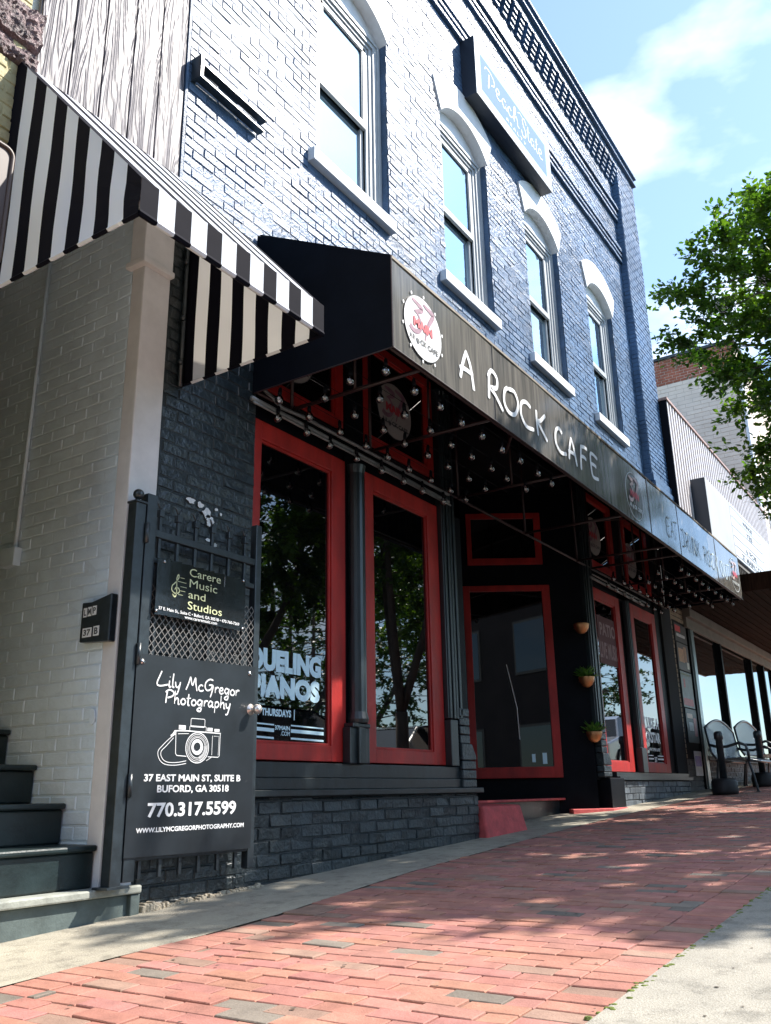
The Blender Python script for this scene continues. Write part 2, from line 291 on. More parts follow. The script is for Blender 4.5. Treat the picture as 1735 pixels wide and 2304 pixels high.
class MB:
    def __init__(s):
        s.v = []; s.f = []; s.m = []; s.t = []
    def add(s, vs, fs, mi=0, tint=None):
        o = len(s.v); s.v += [tuple(p) for p in vs]
        for f in fs:
            s.f.append(tuple(i + o for i in f)); s.m.append(mi); s.t.append(tint)
        return s
    def box(s, x0, x1, y0, y1, z0, z1, mi=0, tint=None):
        if x0 > x1: x0, x1 = x1, x0
        if y0 > y1: y0, y1 = y1, y0
        if z0 > z1: z0, z1 = z1, z0
        return s.add([(x0, y0, z0), (x1, y0, z0), (x1, y1, z0), (x0, y1, z0), (x0, y0, z1), (x1, y0, z1), (x1, y1, z1), (x0, y1, z1)],
                     [(0, 3, 2, 1), (4, 5, 6, 7), (0, 1, 5, 4), (1, 2, 6, 5), (2, 3, 7, 6), (3, 0, 4, 7)], mi, tint)
    def quad(s, a, b, c, d, mi=0, tint=None): return s.add([a, b, c, d], [(0, 1, 2, 3)], mi, tint)
    def prism(s, poly, fn, w0, w1, mi=0):
        """poly of (u,v) -> fn(u,v,w); solid between w0 and w1"""
        n = len(poly)
        vs = [fn(u, v, w0) for u, v in poly] + [fn(u, v, w1) for u, v in poly]
        fs = [tuple(range(n - 1, -1, -1)), tuple(range(n, 2 * n))] + [(i, (i + 1) % n, n + (i + 1) % n, n + i) for i in range(n)]
        return s.add(vs, fs, mi)
    def strip(s, inner, outer, fn, w0, w1, mi=0):
        """solid band between two equally long (u,v) polylines"""
        for i in range(len(inner) - 1):
            s.prism([inner[i], inner[i + 1], outer[i + 1], outer[i]], fn, w0, w1, mi)
        return s
    def tube(s, pts, r, n=8, mi=0, cap=True):
        pts = [Vector(p) for p in pts]
        rs = r if isinstance(r, (list, tuple)) else [r] * len(pts)
        vs = []; up = None
        for i, p in enumerate(pts):
            d = (pts[min(i + 1, len(pts) - 1)] - pts[max(i - 1, 0)]).normalized()
            if up is None:
                up = Vector((0, 0, 1)) if abs(d.z) < 0.9 else Vector((1, 0, 0))
            a = d.cross(up)
            if a.length < 1e-4: a = d.cross(Vector((0, 1, 0)))
            a.normalize(); b = a.cross(d).normalized(); up = b
            for k in range(n):
                t = 2 * PI * k / n
                vs.append(p + a * math.cos(t) * rs[i] + b * math.sin(t) * rs[i])
        fs = []
        for i in range(len(pts) - 1):
            for k in range(n):
                fs.append((i * n + k, i * n + (k + 1) % n, (i + 1) * n + (k + 1) % n, (i + 1) * n + k))
        if cap:
            fs.append(tuple(range(n))[::-1]); fs.append(tuple(range((len(pts) - 1) * n, len(pts) * n)))
        return s.add(vs, fs, mi)
    def lathe(s, prof, c=(0, 0, 0), n=16, mi=0, fn=None):
        """prof of (r,z)"""
        vs = []
        for r, z in prof:
            for k in range(n):
                t = 2 * PI * k / n
                p = (c[0] + r * math.cos(t), c[1] + r * math.sin(t), c[2] + z)
                vs.append(fn(*p) if fn else p)
        fs = []
        for i in range(len(prof) - 1):
            for k in range(n):
                fs.append((i * n + k, i * n + (k + 1) % n, (i + 1) * n + (k + 1) % n, (i + 1) * n + k))
        fs.append(tuple(range(n))[::-1]); fs.append(tuple(range((len(prof) - 1) * n, len(prof) * n)))
        return s.add(vs, fs, mi)
    def build(s, name, mats, parent=None, smooth=False, bevel=0, loc=None):
        me = bpy.data.meshes.new(name)
        vs = s.v
        if loc: vs = [(a - loc[0], b - loc[1], c - loc[2]) for a, b, c in vs]
        me.from_pydata(vs, [], s.f)
        for m in (mats if isinstance(mats, (list, tuple)) else [mats]): me.materials.append(m)
        if any(s.m): me.polygons.foreach_set('material_index', s.m)
        if any(t is not None for t in s.t) or any(m.get('needs_tint') for m in (mats if isinstance(mats, (list, tuple)) else [mats])):
            ca = me.color_attributes.new('tint', 'FLOAT_COLOR', 'CORNER')
            arr = []
            for f, t in zip(s.f, s.t):
                t = t if t is not None else (1, 1, 1)
                arr += [t[0], t[1], t[2], 1.0] * len(f)
            ca.data.foreach_set('color', arr)
        if smooth: me.polygons.foreach_set('use_smooth', [True] * len(me.polygons))
        me.update()
        o = bpy.data.objects.new(name, me); C.objects.link(o)
        if loc: o.location = loc
        if parent is not None:
            o.parent = parent
            o.matrix_parent_inverse = parent.matrix_basis.inverted()
        if bevel:
            b = o.modifiers.new('bevel', 'BEVEL'); b.width = bevel; b.segments = 2; b.limit_method = 'ANGLE'; b.angle_limit = R(50)
        return o

def thing(name, label, cat, loc=(0, 0, 0), group=None):
    o = bpy.data.objects.new(name, None); C.objects.link(o)
    o.location = loc; o['label'] = label; o['category'] = cat; o.empty_display_size = 0.1
    if group: o['group'] = group
    return o
def tag(o, label, cat, group=None):
    o['label'] = label; o['category'] = cat
    if group: o['group'] = group
    return o
def struct(o, kind='structure'):
    o['kind'] = kind; return o
def copy_tree(o, parent=None):
    c = o.copy(); C.objects.link(c)
    if parent is not None:
        c.parent = parent; c.matrix_parent_inverse = o.matrix_parent_inverse.copy()
    for ch in list(o.children): copy_tree(ch, c)
    return c

def face(y0):            # facade-parallel mapping: w points to the street
    return lambda u, v, w: (u, y0 - w, v)

# bricks: course by course between openings
def bricks(mb, fn, v0, v1, spans, course=0.0735, blen=0.205, gap=0.011, out=0.010, jit=0.003, back=True, mi=0, mib=1, tints=None):
    v = v0; row = 0
    while v < v1 - 0.01:
        h = min(course, v1 - v)
        for (a, b) in spans(v + h * 0.5):
            if b - a < 0.02: continue
            if back: mb.quad(fn(a, v, 0), fn(b, v, 0), fn(b, v + h, 0), fn(a, v + h, 0), mib)
            u = math.floor(a / blen) * blen - (blen / 2 if row % 2 else 0)
            while u < b:
                p, q = max(u + gap / 2, a), min(u + blen - gap / 2, b)
                u += blen
                if q - p < 0.015: continue
                w = out * (1 + 0.35 * math.sin(p * 1.7 + v * 2.3) * math.sin(v * 1.1 - p * .6)) + random.uniform(-jit, jit); j = lambda: random.uniform(-jit, jit)
                z0, z1 = v + gap * 0.5 + j() * 0.5, v + h - gap * 0.5 + j() * 0.5
                e = 0.0045
                tx, tz = j() * 0.6, j() * 0.6
                vs = [fn(p, z0, 0), fn(q, z0, 0), fn(q, z1, 0), fn(p, z1, 0),
                      fn(p + e, z0 + e, w - tx - tz), fn(q - e, z0 + e, w + tx - tz), fn(q - e, z1 - e, w + tx + tz), fn(p + e, z1 - e, w - tx + tz)]
                t = tints() if tints else None
                mb.add(vs, [(4, 5, 6, 7), (0, 1, 5, 4), (1, 2, 6, 5), (2, 3, 7, 6), (3, 0, 4, 7)], mi, t)
        v += course; row += 1
    return mb

# ---------------------------- lettering
def text_polys(s, bold=0.0, shear=0.0, spacing=1.0):
    cu = bpy.data.curves.new('t', 'FONT'); cu.body = s; cu.size = 1.0; cu.offset = bold; cu.shear = shear; cu.space_character = spacing; cu.resolution_u = 3
    ob = bpy.data.objects.new('t', cu); C.objects.link(ob)
    dg = bpy.context.evaluated_depsgraph_get(); dg.update()
    me = bpy.data.meshes.new_from_object(ob.evaluated_get(dg))
    vs = [(v.co.x, v.co.y) for v in me.vertices]; fs = [tuple(p.vertices) for p in me.polygons]
    bpy.data.objects.remove(ob); bpy.data.curves.remove(cu); bpy.data.meshes.remove(me)
    return vs, fs
def put_text(mb, s, fn, u0, u1, v0, v1, w=0.002, bold=0.0, shear=0.0, spacing=1.0, mi=0, warp=None):
    vs, fs = text_polys(s, bold, shear, spacing)
    if not vs: return
    x0 = min(a for a, b in vs); x1 = max(a for a, b in vs); y0 = min(b for a, b in vs); y1 = max(b for a, b in vs)
    P = []
    for a, b in vs:
        u = u0 + (a - x0) / (x1 - x0) * (u1 - u0); v = v0 + (b - y0) / (y1 - y0) * (v1 - v0)
        if warp: u, v = warp(u, v)
        P.append(fn(u, v, w))
    mb.add(P, fs, mi)
def catmull(pts, n=6):
    if len(pts) < 3: return pts
    P = [pts[0]] + list(pts) + [pts[-1]]; out = []
    for i in range(1, len(P) - 2):
        p0, p1, p2, p3 = P[i - 1], P[i], P[i + 1], P[i + 2]
        for k in range(n):
            t = k / n
            out.append(tuple(0.5 * (2 * p1[c] + (p2[c] - p0[c]) * t + (2 * p0[c] - 5 * p1[c] + 4 * p2[c] - p3[c]) * t * t + (3 * p1[c] - p0[c] - 3 * p2[c] + p3[c]) * t ** 3) for c in range(2)))
    out.append(tuple(pts[-1]))
    return out
_wk = [0]
def stroke(mb, pts, width, fn, w=0.002, smooth=True, mi=0, taper=True):
    pts = catmull(pts) if smooth and len(pts) > 2 else pts
    _wk[0] = (_wk[0] + 1) % 7
    w = w + 0.00025 * _wk[0]
    n = len(pts); L_, R_ = [], []
    for i, p in enumerate(pts):
        a = pts[max(i - 1, 0)]; b = pts[min(i + 1, n - 1)]
        dx, dy = b[0] - a[0], b[1] - a[1]; l = math.hypot(dx, dy) or 1
        nx, ny = -dy / l, dx / l
        k = (width(i / (n - 1)) if callable(width) else width) / 2
        if taper and (i == 0 or i == n - 1): k *= 0.62
        L_.append(fn(p[0] + nx * k, p[1] + ny * k, w)); R_.append(fn(p[0] - nx * k, p[1] - ny * k, w))
    vs = L_ + R_
    mb.add(vs, [(i, i + 1, n + i + 1, n + i) for i in range(n - 1)], mi)
    return mb
# handwriting glyphs in a unit box (x-height 1), strokes as point lists, then advance
GL = {
 'L': ([[(0.55, 2.3), (0.3, 1.5), (0.0, 0.5), (0.1, 0.05), (0.6, 0.02), (1.5, 0.35)]], 1.55),
 'i': ([[(0.1, 1.0), (0.05, 0.1), (0.2, 0.0), (0.35, 0.15)], [(0.16, 1.5), (0.19, 1.62)]], 0.5),
 'l': ([[(0.15, 2.2), (0.05, 0.8), (0.1, 0.05), (0.3, 0.1)]], 0.42),
 'y': ([[(0.0, 0.95), (0.1, 0.25), (0.35, 0.1), (0.6, 0.5)], [(0.7, 1.0), (0.55, 0.1), (0.3, -0.9), (0.0, -1.0)]], 0.9),
 'M': ([[(0.0, -0.1), (0.35, 1.0), (0.6, 2.0), (0.75, 1.2), (0.95, 0.8), (1.3, 2.0), (1.4, 1.0), (1.6, -0.1)]], 1.8),
 'c': ([[(0.65, 0.85), (0.35, 0.98), (0.05, 0.6), (0.1, 0.12), (0.4, 0.0), (0.75, 0.2)]], 0.85),
 'G': ([[(1.3, 2.0), (0.8, 2.1), (0.25, 1.6), (0.1, 0.8), (0.4, 0.25), (0.95, 0.5), (1.2, 1.2)], [(0.7, 1.15), (1.3, 1.15), (1.2, 0.2), (0.95, -0.8)]], 1.55),
 'r': ([[(0.1, 1.0), (0.12, 0.0)], [(0.12, 0.5), (0.35, 0.95), (0.65, 0.9)]], 0.7),
 'e': ([[(0.08, 0.5), (0.55, 0.6), (0.5, 0.98), (0.2, 0.9), (0.05, 0.4), (0.3, 0.0), (0.7, 0.2)]], 0.82),
 'g': ([[(0.65, 0.85), (0.3, 1.0), (0.05, 0.5), (0.3, 0.1), (0.6, 0.5)], [(0.7, 1.0), (0.65, 0.0), (0.5, -0.8), (0.1, -0.8), (0.1, -0.5), (0.7, -0.1)]], 0.9),
 'o': ([[(0.4, 1.0), (0.08, 0.6), (0.15, 0.08), (0.5, 0.05), (0.7, 0.5), (0.45, 0.98)]], 0.85),
 'P': ([[(0.25, 1.95), (0.15, 0.9), (0.1, 0.0)], [(0.0, 1.7), (0.5, 2.15), (1.1, 1.8), (0.95, 1.2), (0.3, 0.85)]], 1.15),
 'h': ([[(0.15, 2.1), (0.1, 0.0)], [(0.1, 0.5), (0.4, 0.95), (0.6, 0.7), (0.62, 0.0), (0.8, 0.05)]], 0.9),
 't': ([[(0.3, 1.8), (0.22, 0.1), (0.45, 0.0)], [(0.0, 1.05), (0.6, 1.15)]], 0.65),
 'a': ([[(0.6, 0.85), (0.3, 0.98), (0.05, 0.45), (0.25, 0.02), (0.55, 0.4)], [(0.65, 0.95), (0.62, 0.1), (0.85, 0.08)]], 0.9),
 'p': ([[(0.15, 1.0), (0.08, -0.9)], [(0.1, 0.7), (0.45, 1.0), (0.7, 0.55), (0.4, 0.05), (0.12, 0.2)]], 0.85),
 'S': ([[(1.1, 2.0), (0.7, 2.35), (0.3, 1.9), (0.6, 1.3), (0.95, 0.75), (0.6, 0.05), (0.0, 0.2), (-0.1, 0.75), (0.3, 0.9)]], 1.25),
 ' ': ([], 0.6),
}
def handwrite(mb, s, fn, u0, v0, u1, width, xh=None, slope=0.0, w=0.002, mi=0):
    tot = sum(GL[c][1] for c in s); k = (u1 - u0) / tot; xh = xh or k
    u = u0
    for c in s:
        for st in GL[c][0]:
            pts = [(u + a * k, v0 + b * xh + slope * (u + a * k - u0)) for a, b in st]
            stroke(mb, pts, width, fn, w, mi=mi)
        u += GL[c][1] * k

def G(x):            # height of the sloping pavement
    return 0.046 * x if x < 34 else 0.046 * 34 + (x - 34) * 0.01

# ================================================================== SETTING: ground
def sheet(name, ps, dz, m):
    """ps: list of (x, y0, y1) stations -> strip on the slope"""
    mb = MB()
    for (a, p0, p1), (b, q0, q1) in zip(ps, ps[1:]):
        mb.quad((a, p0, G(a) + dz), (b, q0, G(b) + dz), (b, q1, G(b) + dz), (a, p1, G(a) + dz))
    o = mb.build(name, m); struct(o); return o
xs_ = [-400, -60, -20, -5, 0, 4, 8, 12, 16, 20, 24, 28, 34, 60, 120, 400]
mb = MB()
for a, b in zip(xs_, xs_[1:]):
    mb.quad((a, -400, G(max(a, -60)) - 0.20), (b, -400, G(max(b, -60)) - 0.20), (b, 400, G(max(b, -60)) - 0.20), (a, 400, G(max(a, -60)) - 0.20))
struct(mb.build('ground', m_ground))
sheet('road', [(x, -16.0, -4.35) for x in [-60, -20, 0, 20, 34, 60, 120]], -0.16, m_asphalt)
# brick-edge line of the paving (concrete strip against the buildings)
EDGE = [(-6, -0.74), (2.35, -0.756), (3.27, -0.79), (4.95, -0.573), (7.68, -0.42), (9.5, -0.40), (13.0, -0.46), (30, -0.5)]
def edge_y(x):
    for (a, p), (b, q) in zip(EDGE, EDGE[1:]):
        if a <= x <= b: return p + (q - p) * (x - a) / (b - a)
    return EDGE[-1][1]
st = [-6 + 0.5 * i for i in range(73)]
sheet('pavement', [(x, edge_y(x), 2.4) for x in st], 0.0, m_concrete)
sheet('sand_bed', [(x, -2.72, edge_y(x) + 0.02) for x in st], -0.0075, m_sand)
o = sheet('kerb_pavement', [(x, -4.2, -2.69) for x in st], 0.002, m_curb)
mb = MB()
for x in st[:-1]: mb.box(x, x + 0.494, -4.36, -4.2, G(x) - 0.2, G(x + 0.25) + 0.002)
struct(mb.build('kerb', m_curb, bevel=0.015))
# pavers: long side across the walk, running bond, one border course at each edge
mb = MB()
def paver(x0, x1, y0, y1):
    g = 0.0045 + random.uniform(-0.001, 0.0022); dz = random.uniform(-0.0035, 0.0015); tl = random.uniform(-0.003, 0.003)
    r = random.random()
    if r < 0.07:
        q = random.uniform(0.75, 1.1); t = (0.56 * q, 1.05 * q, 1.12 * q)
    elif r < 0.16:
        q = random.uniform(0.85, 1.15); t = (0.78 * q, 1.08 * q, 1.06 * q)
    else:
        q = random.uniform(0.88, 1.10); t = (q, q * random.uniform(0.93, 1.07), q * random.uniform(0.92, 1.08))
    g *= 0.62; x0 += g; x1 -= g; y0 += g; y1 -= g; e = 0.0026
    def z(x, y): return G(x) + dz + tl * (y - y0) / (y1 - y0)
    vs = [(x0, y0, z(x0, y0) - .03), (x1, y0, z(x1, y0) - .03), (x1, y1, z(x1, y1) - .03), (x0, y1, z(x0, y1) - .03),
          (x0, y0, z(x0, y0) - e), (x1, y0, z(x1, y0) - e), (x1, y1, z(x1, y1) - e), (x0, y1, z(x0, y1) - e),
          (x0 + e, y0 + e, z(x0, y0)), (x1 - e, y0 + e, z(x1, y0)), (x1 - e, y1 - e, z(x1, y1)), (x0 + e, y1 - e, z(x0, y1))]
    fs = [(8, 9, 10, 11)]
    for a in (0, 4):
        for i in range(4): fs.append((a + i, a + (i + 1) % 4, a + 4 + (i + 1) % 4, a + 4 + i))
    mb.add(vs, fs, 0, t)
x = 1.2; row = 0; PW = 0.09
while x < 24:
    ye = edge_y(x + 0.05)
    paver(x, x + PW, ye - 0.2, ye); paver(x, x + PW, -2.70, -2.50)
    y = -2.50; first = 0.1 if row % 2 else 0.2
    while y < ye - 0.2 - 0.02:
        l = min(first, ye - 0.2 - y); first = 0.2
        if l > 0.03: paver(x, x + PW, y, y + l)
        y += l
    x += PW; row += 1
struct(mb.build('brick_paving', m_paver))
# moss in the joint beside the kerb slab
mb = MB()
for i in range(260):
    x = 1.6 + random.random() ** 1.6 * 7; y = -2.698 + random.uniform(-0.012, 0.012) * (2 if x < 3 else 1); r = random.uniform(0.004, 0.014)
    mb.lathe([(r, 0), (r * 0.7, r * 0.5), (0.001, r * 0.6)], (x, y, G(x) - 0.002), 6)
struct(mb.build('moss', m_moss), 'stuff')

mb = MB(); rr_ = random.Random(12)
for i in range(240):
    x = 1.8 + rr_.random() ** 1.5 * 12; y = rr_.uniform(-4.0, -0.05); q = rr_.uniform(.003, .010) * (1.6 if rr_.random() < .15 else 1); a0 = rr_.uniform(0, 3)
    k = 6; pts = [(x + q * rr_.uniform(.5, 1.2) * math.cos(a0 + 2 * PI * j / k), y + q * rr_.uniform(.5, 1.2) * math.sin(a0 + 2 * PI * j / k)) for j in range(k)]
    mb.add([(u, v, G(u) + .0045) for u, v in pts], [tuple(range(k))])
struct(mb.build('pavement_litter', mat('dark_specks', (.07, .055, .04), .9)), 'stuff')

# ================================================================== CAFE BUILDING
cafe = thing('cafe_building', 'two-storey navy painted brick cafe with four arched upper windows and red shopfront frames', 'building', (8.6, 0, 0.4))
OPEN = [(4.72, 5.81), (6.87, 7.95), (9.00, 10.09), (11.15, 12.24)]
SILL = [(4.61, 5.83), (6.74, 7.98), (8.86, 10.11), (11.01, 12.26)]
ZS, ZSP, ZAP, ZOUT = 5.66, 7.74, 8.00, 8.36
Ri = (0.545 ** 2 + (ZAP - ZSP) ** 2) / (2 * (ZAP - ZSP)); ZC = ZAP - Ri; Ro = ZOUT - ZC
def cut(spans, a, b):
    out = []
    for p, q in spans:
        if b <= p or a >= q: out.append((p, q)); continue
        if a > p: out.append((p, a))
        if b < q: out.append((b, q))
    return out
def upper_spans(v):
    s = [(3.31, 13.08)]
    for a, b in OPEN:
        c = (a + b) / 2
        if ZS < v < ZSP: s = cut(s, a, b)
        elif ZSP <= v < ZOUT:
            hw = min(math.sqrt(max(0, Ro ** 2 - (v - ZC) ** 2)), 0.69) - 0.02
            if v < ZSP + 0.25: hw = max(0.56, min(hw, 0.56 + (v - ZSP) * 0.5))
            s = cut(s, c - hw, c + hw)
    return s
def navy_tint():
    q = random.uniform(.82, 1.16); return (q, q, q)
mb = MB(); bricks(mb, face(0.006), 4.38, 10.74, upper_spans, out=0.0046, jit=0.0030, gap=0.0085, tints=navy_tint)
mb.build('wall', [m_navy, m_navy_mortar], cafe)
# frieze, corbel table and cap
mb = MB(); bricks(mb, face(-0.105), 11.10, 11.24, lambda v: [(3.31, 13.98)], out=0.012)
mb.box(3.31, 13.98, -0.104, 0.0, 11.10, 11.24, 1)
mb.build('frieze', [m_navy, m_navy_mortar], cafe)
mb = MB(); mb.box(3.31, 14.02, -0.175, 0.3, 11.245, 11.275); mb.box(3.31, 13.99, -0.15, 0.3, 11.275, 11.40); mb.box(3.31, 14.03, -0.19, 0.35, 11.40, 11.44)
mb.build('parapet_cap', m_navy, cafe, bevel=0.006)
mb = MB(); mb.box(3.31, 13.08, 0.010, 0.30, 10.74, 11.245)
mb.build('parapet_back', m_navy_mortar, cafe)
mb = MB(); x = 3.42; k = 0
while x < 13.0:
    for i in range(5):
        pr = 0.012 + 0.024 * (i + 1); h = 0.072
        mb.box(x + random.uniform(-.003, .003), x + 0.118, -pr, 0.008, 10.745 + i * 0.0715 + 0.004, 10.745 + (i + 1) * 0.0715 - 0.004)
    mb.box(x + 0.01, x + 0.108, -0.01, 0.009, 10.745, 11.10, 1)
    x += 0.2215
mb.build('corbel_table', [m_navy, m_navy_mortar], cafe, bevel=0.004)
def string_course(zs, x1=13.07):
    mb = MB()
    for z0, z1, p in zs:
        x = 3.31
        while x < x1:
            mb.box(x, min(x + 0.198, x1), -p + random.uniform(-.003, .003), 0.005, z0, z1); x += 0.205
    return mb.build('string_course', m_navy, cafe, bevel=0.004)
string_course([(9.165, 9.215, 0.045), (9.265, 9.31, 0.05), (9.36, 9.425, 0.058)])
string_course([(9.985, 10.035, 0.045), (10.085, 10.14, 0.05), (10.20, 10.235, 0.075), (10.24, 10.30, 0.06)])
mb = MB(); bricks(mb, face(-0.105), 4.95, 11.10, lambda v: [(13.08, 13.98)], out=0.012, tints=navy_tint)
bricks(mb, lambda u, v, w: (13.08 - w, -0.105 + u, v), 4.95, 11.10, lambda v: [(0, 0.115)], out=0.004)
mb.box(13.084, 13.976, -0.104, 4.0, 4.95, 11.10, 1)
mb.build('pilaster', [m_navy, m_navy_mortar], cafe)
mb = MB()
for i, (z0, z1, p) in enumerate([(5.02, 5.10, 0.03), (5.13, 5.22, 0.055), (5.25, 5.36, 0.03)]):
    mb.box(13.05 - p * 0.4, 14.0 + p, -0.12 - p, 0.0, z0, z1)
mb.build('pilaster_band', m_navy, cafe, bevel=0.006)
# solid body behind the front so light cannot leak in
mb = MB(); mb.box(3.32, 13.9, 0.36, 14, 4.6, 11.20); mb.box(3.31, 13.55, 2.6, 14, 0.2, 4.6); mb.box(13.08, 13.59, 0.0, 3.0, 0.35, 4.95); mb.box(13.08, 13.97, -0.02, 3.0, 4.0, 4.95)
mb.build('body', m_dark_room, cafe)

def ring(c, r, a0, a1, n):
    return [(c + r * math.sin(a0 + (a1 - a0) * i / n), ZC + r * math.cos(a0 + (a1 - a0) * i / n)) for i in range(n + 1)]
for wi, ((a, b), (s0, s1)) in enumerate(zip(OPEN, SILL)):
    c = (a + b) / 2; hw = (b - a) / 2
    ai = math.asin(min(1, hw / Ri)); ao = math.asin(0.69 / Ro)
    # casing of stepped boards = the window part
    mb = MB(); F = face(0.075)
    steps = [(0.0, 0.045, 0.0), (0.045, 0.105, -0.012), (0.105, 0.15, -0.03), (0.15, 0.19, -0.045)]
    for o0, o1, w in steps:
        mb.box(a + o0, a + o1, 0.075 - w, 0.14, ZS, ZSP - o0 * 0.8)
        mb.box(b - o1, b - o0, 0.075 - w, 0.14, ZS, ZSP - o0 * 0.8)
        mb.box(a + o1, b - o1, 0.075 - w, 0.14, ZSP - o1 * 0.8, ZSP - o0 * 0.8)
    win = mb.build('window', m_casing, cafe, bevel=0.003)
    pts = [(a, ZSP + 0.002)] + [(u, v) for u, v in ring(c, Ri, -ai, ai, 14)] + [(b, ZSP + 0.002)]
    MB().prism(pts, face(0.10), -0.02, 0.0).build('arch_panel', m_white, win)
    MB().strip(ring(c, Ri, -ai, ai, 18), ring(c, Ro, -ao, ao, 18), face(0.0), -0.13, 0.022).build('hood', m_hood, win)
    MB().box(a - 0.02, a - 0.001, 0.012, 0.14, ZS, ZSP).build('reveal', m_navy_mortar, win); MB().box(b + 0.001, b + 0.02, 0.012, 0.14, ZS, ZSP).build('reveal', m_navy_mortar, win)
    MB().box(s0, s1, -0.065, 0.08, 5.555, 5.675).build('sill', m_hood, win, bevel=0.006)
    # sashes
    zm = 6.66
    sa = MB(); x0, x1 = a + 0.19, b - 0.19
    sa.box(x0, x1, 0.115, 0.15, zm - 0.02, zm + 0.055)           # meeting rail
    sa.box(x0, x0 + 0.04, 0.12, 0.15, zm, ZSP - 0.15); sa.box(x1 - 0.04, x1, 0.12, 0.15, zm, ZSP - 0.15); sa.box(x0, x1, 0.12, 0.15, ZSP - 0.19, ZSP - 0.15)
    sa.box(x0, x0 + 0.045, 0.155, 0.185, ZS, zm - 0.02); sa.box(x1 - 0.045, x1, 0.155, 0.185, ZS, zm - 0.02); sa.box(x0 + .045, x1 - .045, 0.155, 0.185, ZS, ZS + 0.06)
    sa.build('sash', m_casing, win, bevel=0.002)
    MB().box(x0 + 0.02, x1 - 0.02, 0.142, 0.146, zm + 0.02, ZSP - 0.17).build('pane', m_sky_glass, win); MB().box(x0 + 0.02, x1 - 0.02, 0.176, 0.180, ZS + 0.03, zm).build('pane', m_sky_glass, win)
    gs = MB(); gs.box(x0 + 0.04, x0 + 0.052, 0.128, 0.141, zm + .055, ZSP - .19); gs.box(x1 - 0.052, x1 - 0.04, 0.128, 0.141, zm + .055, ZSP - .19); gs.box(x0 + .052, x1 - .052, 0.128, 0.141, ZSP - .202, ZSP - .19)  # dark strips standing in for the shadow inside the upper sash
    gs.build('shadow_strip', m_frame_shadow, win)

# ---- ground floor shopfront
mb = MB(); bricks(mb, face(0.002), 0.14, 0.685, lambda v: [(4.02, 7.0)], course=0.0745, blen=0.21, out=0.008, jit=0.006, gap=0.008)
bricks(mb, lambda u, v, w: (7.0 + w, u, v), 0.2, 0.685, lambda v: [(0.0, 0.6)], course=0.0745, out=0.006)
mb.box(4.02, 6.998, 0.004, 0.34, 0.05, 0.684, 1)
mb.build('bulkhead', [m_black_brick, m_black_mortar], cafe)
mb = MB(); mb.box(4.02, 7.045, -0.045, 0.2, 0.688, 0.728); mb.box(4.02, 6.93, -0.012, 0.2, 0.7285, 0.80); mb.box(4.02, 6.9, 0.0, 0.2, 0.8005, 0.895)
mb.build('bulkhead_sill', m_greyblack, cafe, bevel=0.005)
mb = MB(); bricks(mb, face(0.002), 0.34, 0.795, lambda v: [(10.58, 13.6)], course=0.0745, blen=0.21, out=0.009, jit=0.005, gap=0.008)
mb.box(10.55, 13.59, 0.004, 0.34, 0.2, 0.79, 1); mb.box(10.5, 13.62, -0.05, 0.3, 0.797, 0.835, 2); mb.box(10.5, 13.55, -0.012, 0.3, 0.8355, 0.885, 2)
mb.build('bulkhead', [mat('grey_painted_brick', (0.10, 0.12, 0.14), 0.5, var=0.4, vscale=5, bump=0.8, bscale=50, bdist=0.006), m_black_mortar, m_greyblack], cafe)
mb = MB(); bricks(mb, face(0.002), 0.12, 4.38, lambda v: [(3.26, 4.08)], course=0.0735, out=0.005, jit=0.003)
mb.box(3.262, 4.078, 0.004, 0.5, 0.1, 4.38, 1)
mb.build('pier', [m_pier, m_black_mortar], cafe)

def red_window(x0, x1, z0, z1, gx0, gx1, gz0, gz1, name='shop_window'):
    mb = MB(); F = face(0.03)
    k = 3.73 / 3.7
    x0, z0 = apx(x0, z0, .03); x1, z1 = apx(x1, z1, .03); gx0, gz0 = apx(gx0, gz0, .03); gx1, gz1 = apx(gx1, gz1, .03)
    for (p, q, r_, s_) in [(x0, gx0, z0, z1), (gx1, x1, z0, z1), (gx0, gx1, z0, gz0), (gx0, gx1, gz1, z1)]:
        mb.box(p, q, 0.03, 0.09, r_, s_)
    d = 0.016                                # inner bead
    for (p, q, r_, s_) in [(gx0, gx0 + d, gz0, gz1), (gx1 - d, gx1, gz0, gz1), (gx0 + d, gx1 - d, gz0, gz0 + d), (gx0 + d, gx1 - d, gz1 - d, gz1)]:
        mb.box(p, q, 0.045, 0.085, r_, s_)
    fr = mb.build(name, m_red, cafe, bevel=0.004)
    MB().box(gx0 + .005, gx1 - .005, 0.060, 0.068, gz0 + .005, gz1 - .005).build('pane', m_glass, fr)
    return fr
fw1 = red_window(4.035, 5.10, 0.905, 3.12, 4.15, 4.935, 1.008, 2.99)
fw2 = red_window(5.365, 6.485, 0.905, 3.12, 5.48, 6.31, 1.005, 2.99)
fw3 = red_window(10.19, 11.22, 0.89, 3.08, 10.30, 11.05, 1.005, 2.95)
fw4 = red_window(11.66, 12.75, 0.89, 3.10, 11.78, 12.58, 1.005, 2.95)
tw1 = red_window(4.06, 5.08, 3.37, 4.33, 4.14, 4.98, 3.46, 4.25, 'transom')
tw2 = red_window(5.36, 6.46, 3.37, 4.33, 5.44, 6.36, 3.46, 4.25, 'transom')
tw3 = red_window(10.19, 11.22, 3.35, 4.33, 10.28, 11.1, 3.44, 4.25, 'transom')
tw4 = red_window(11.66, 12.75, 3.35, 4.33, 11.76, 12.6, 3.44, 4.25, 'transom')
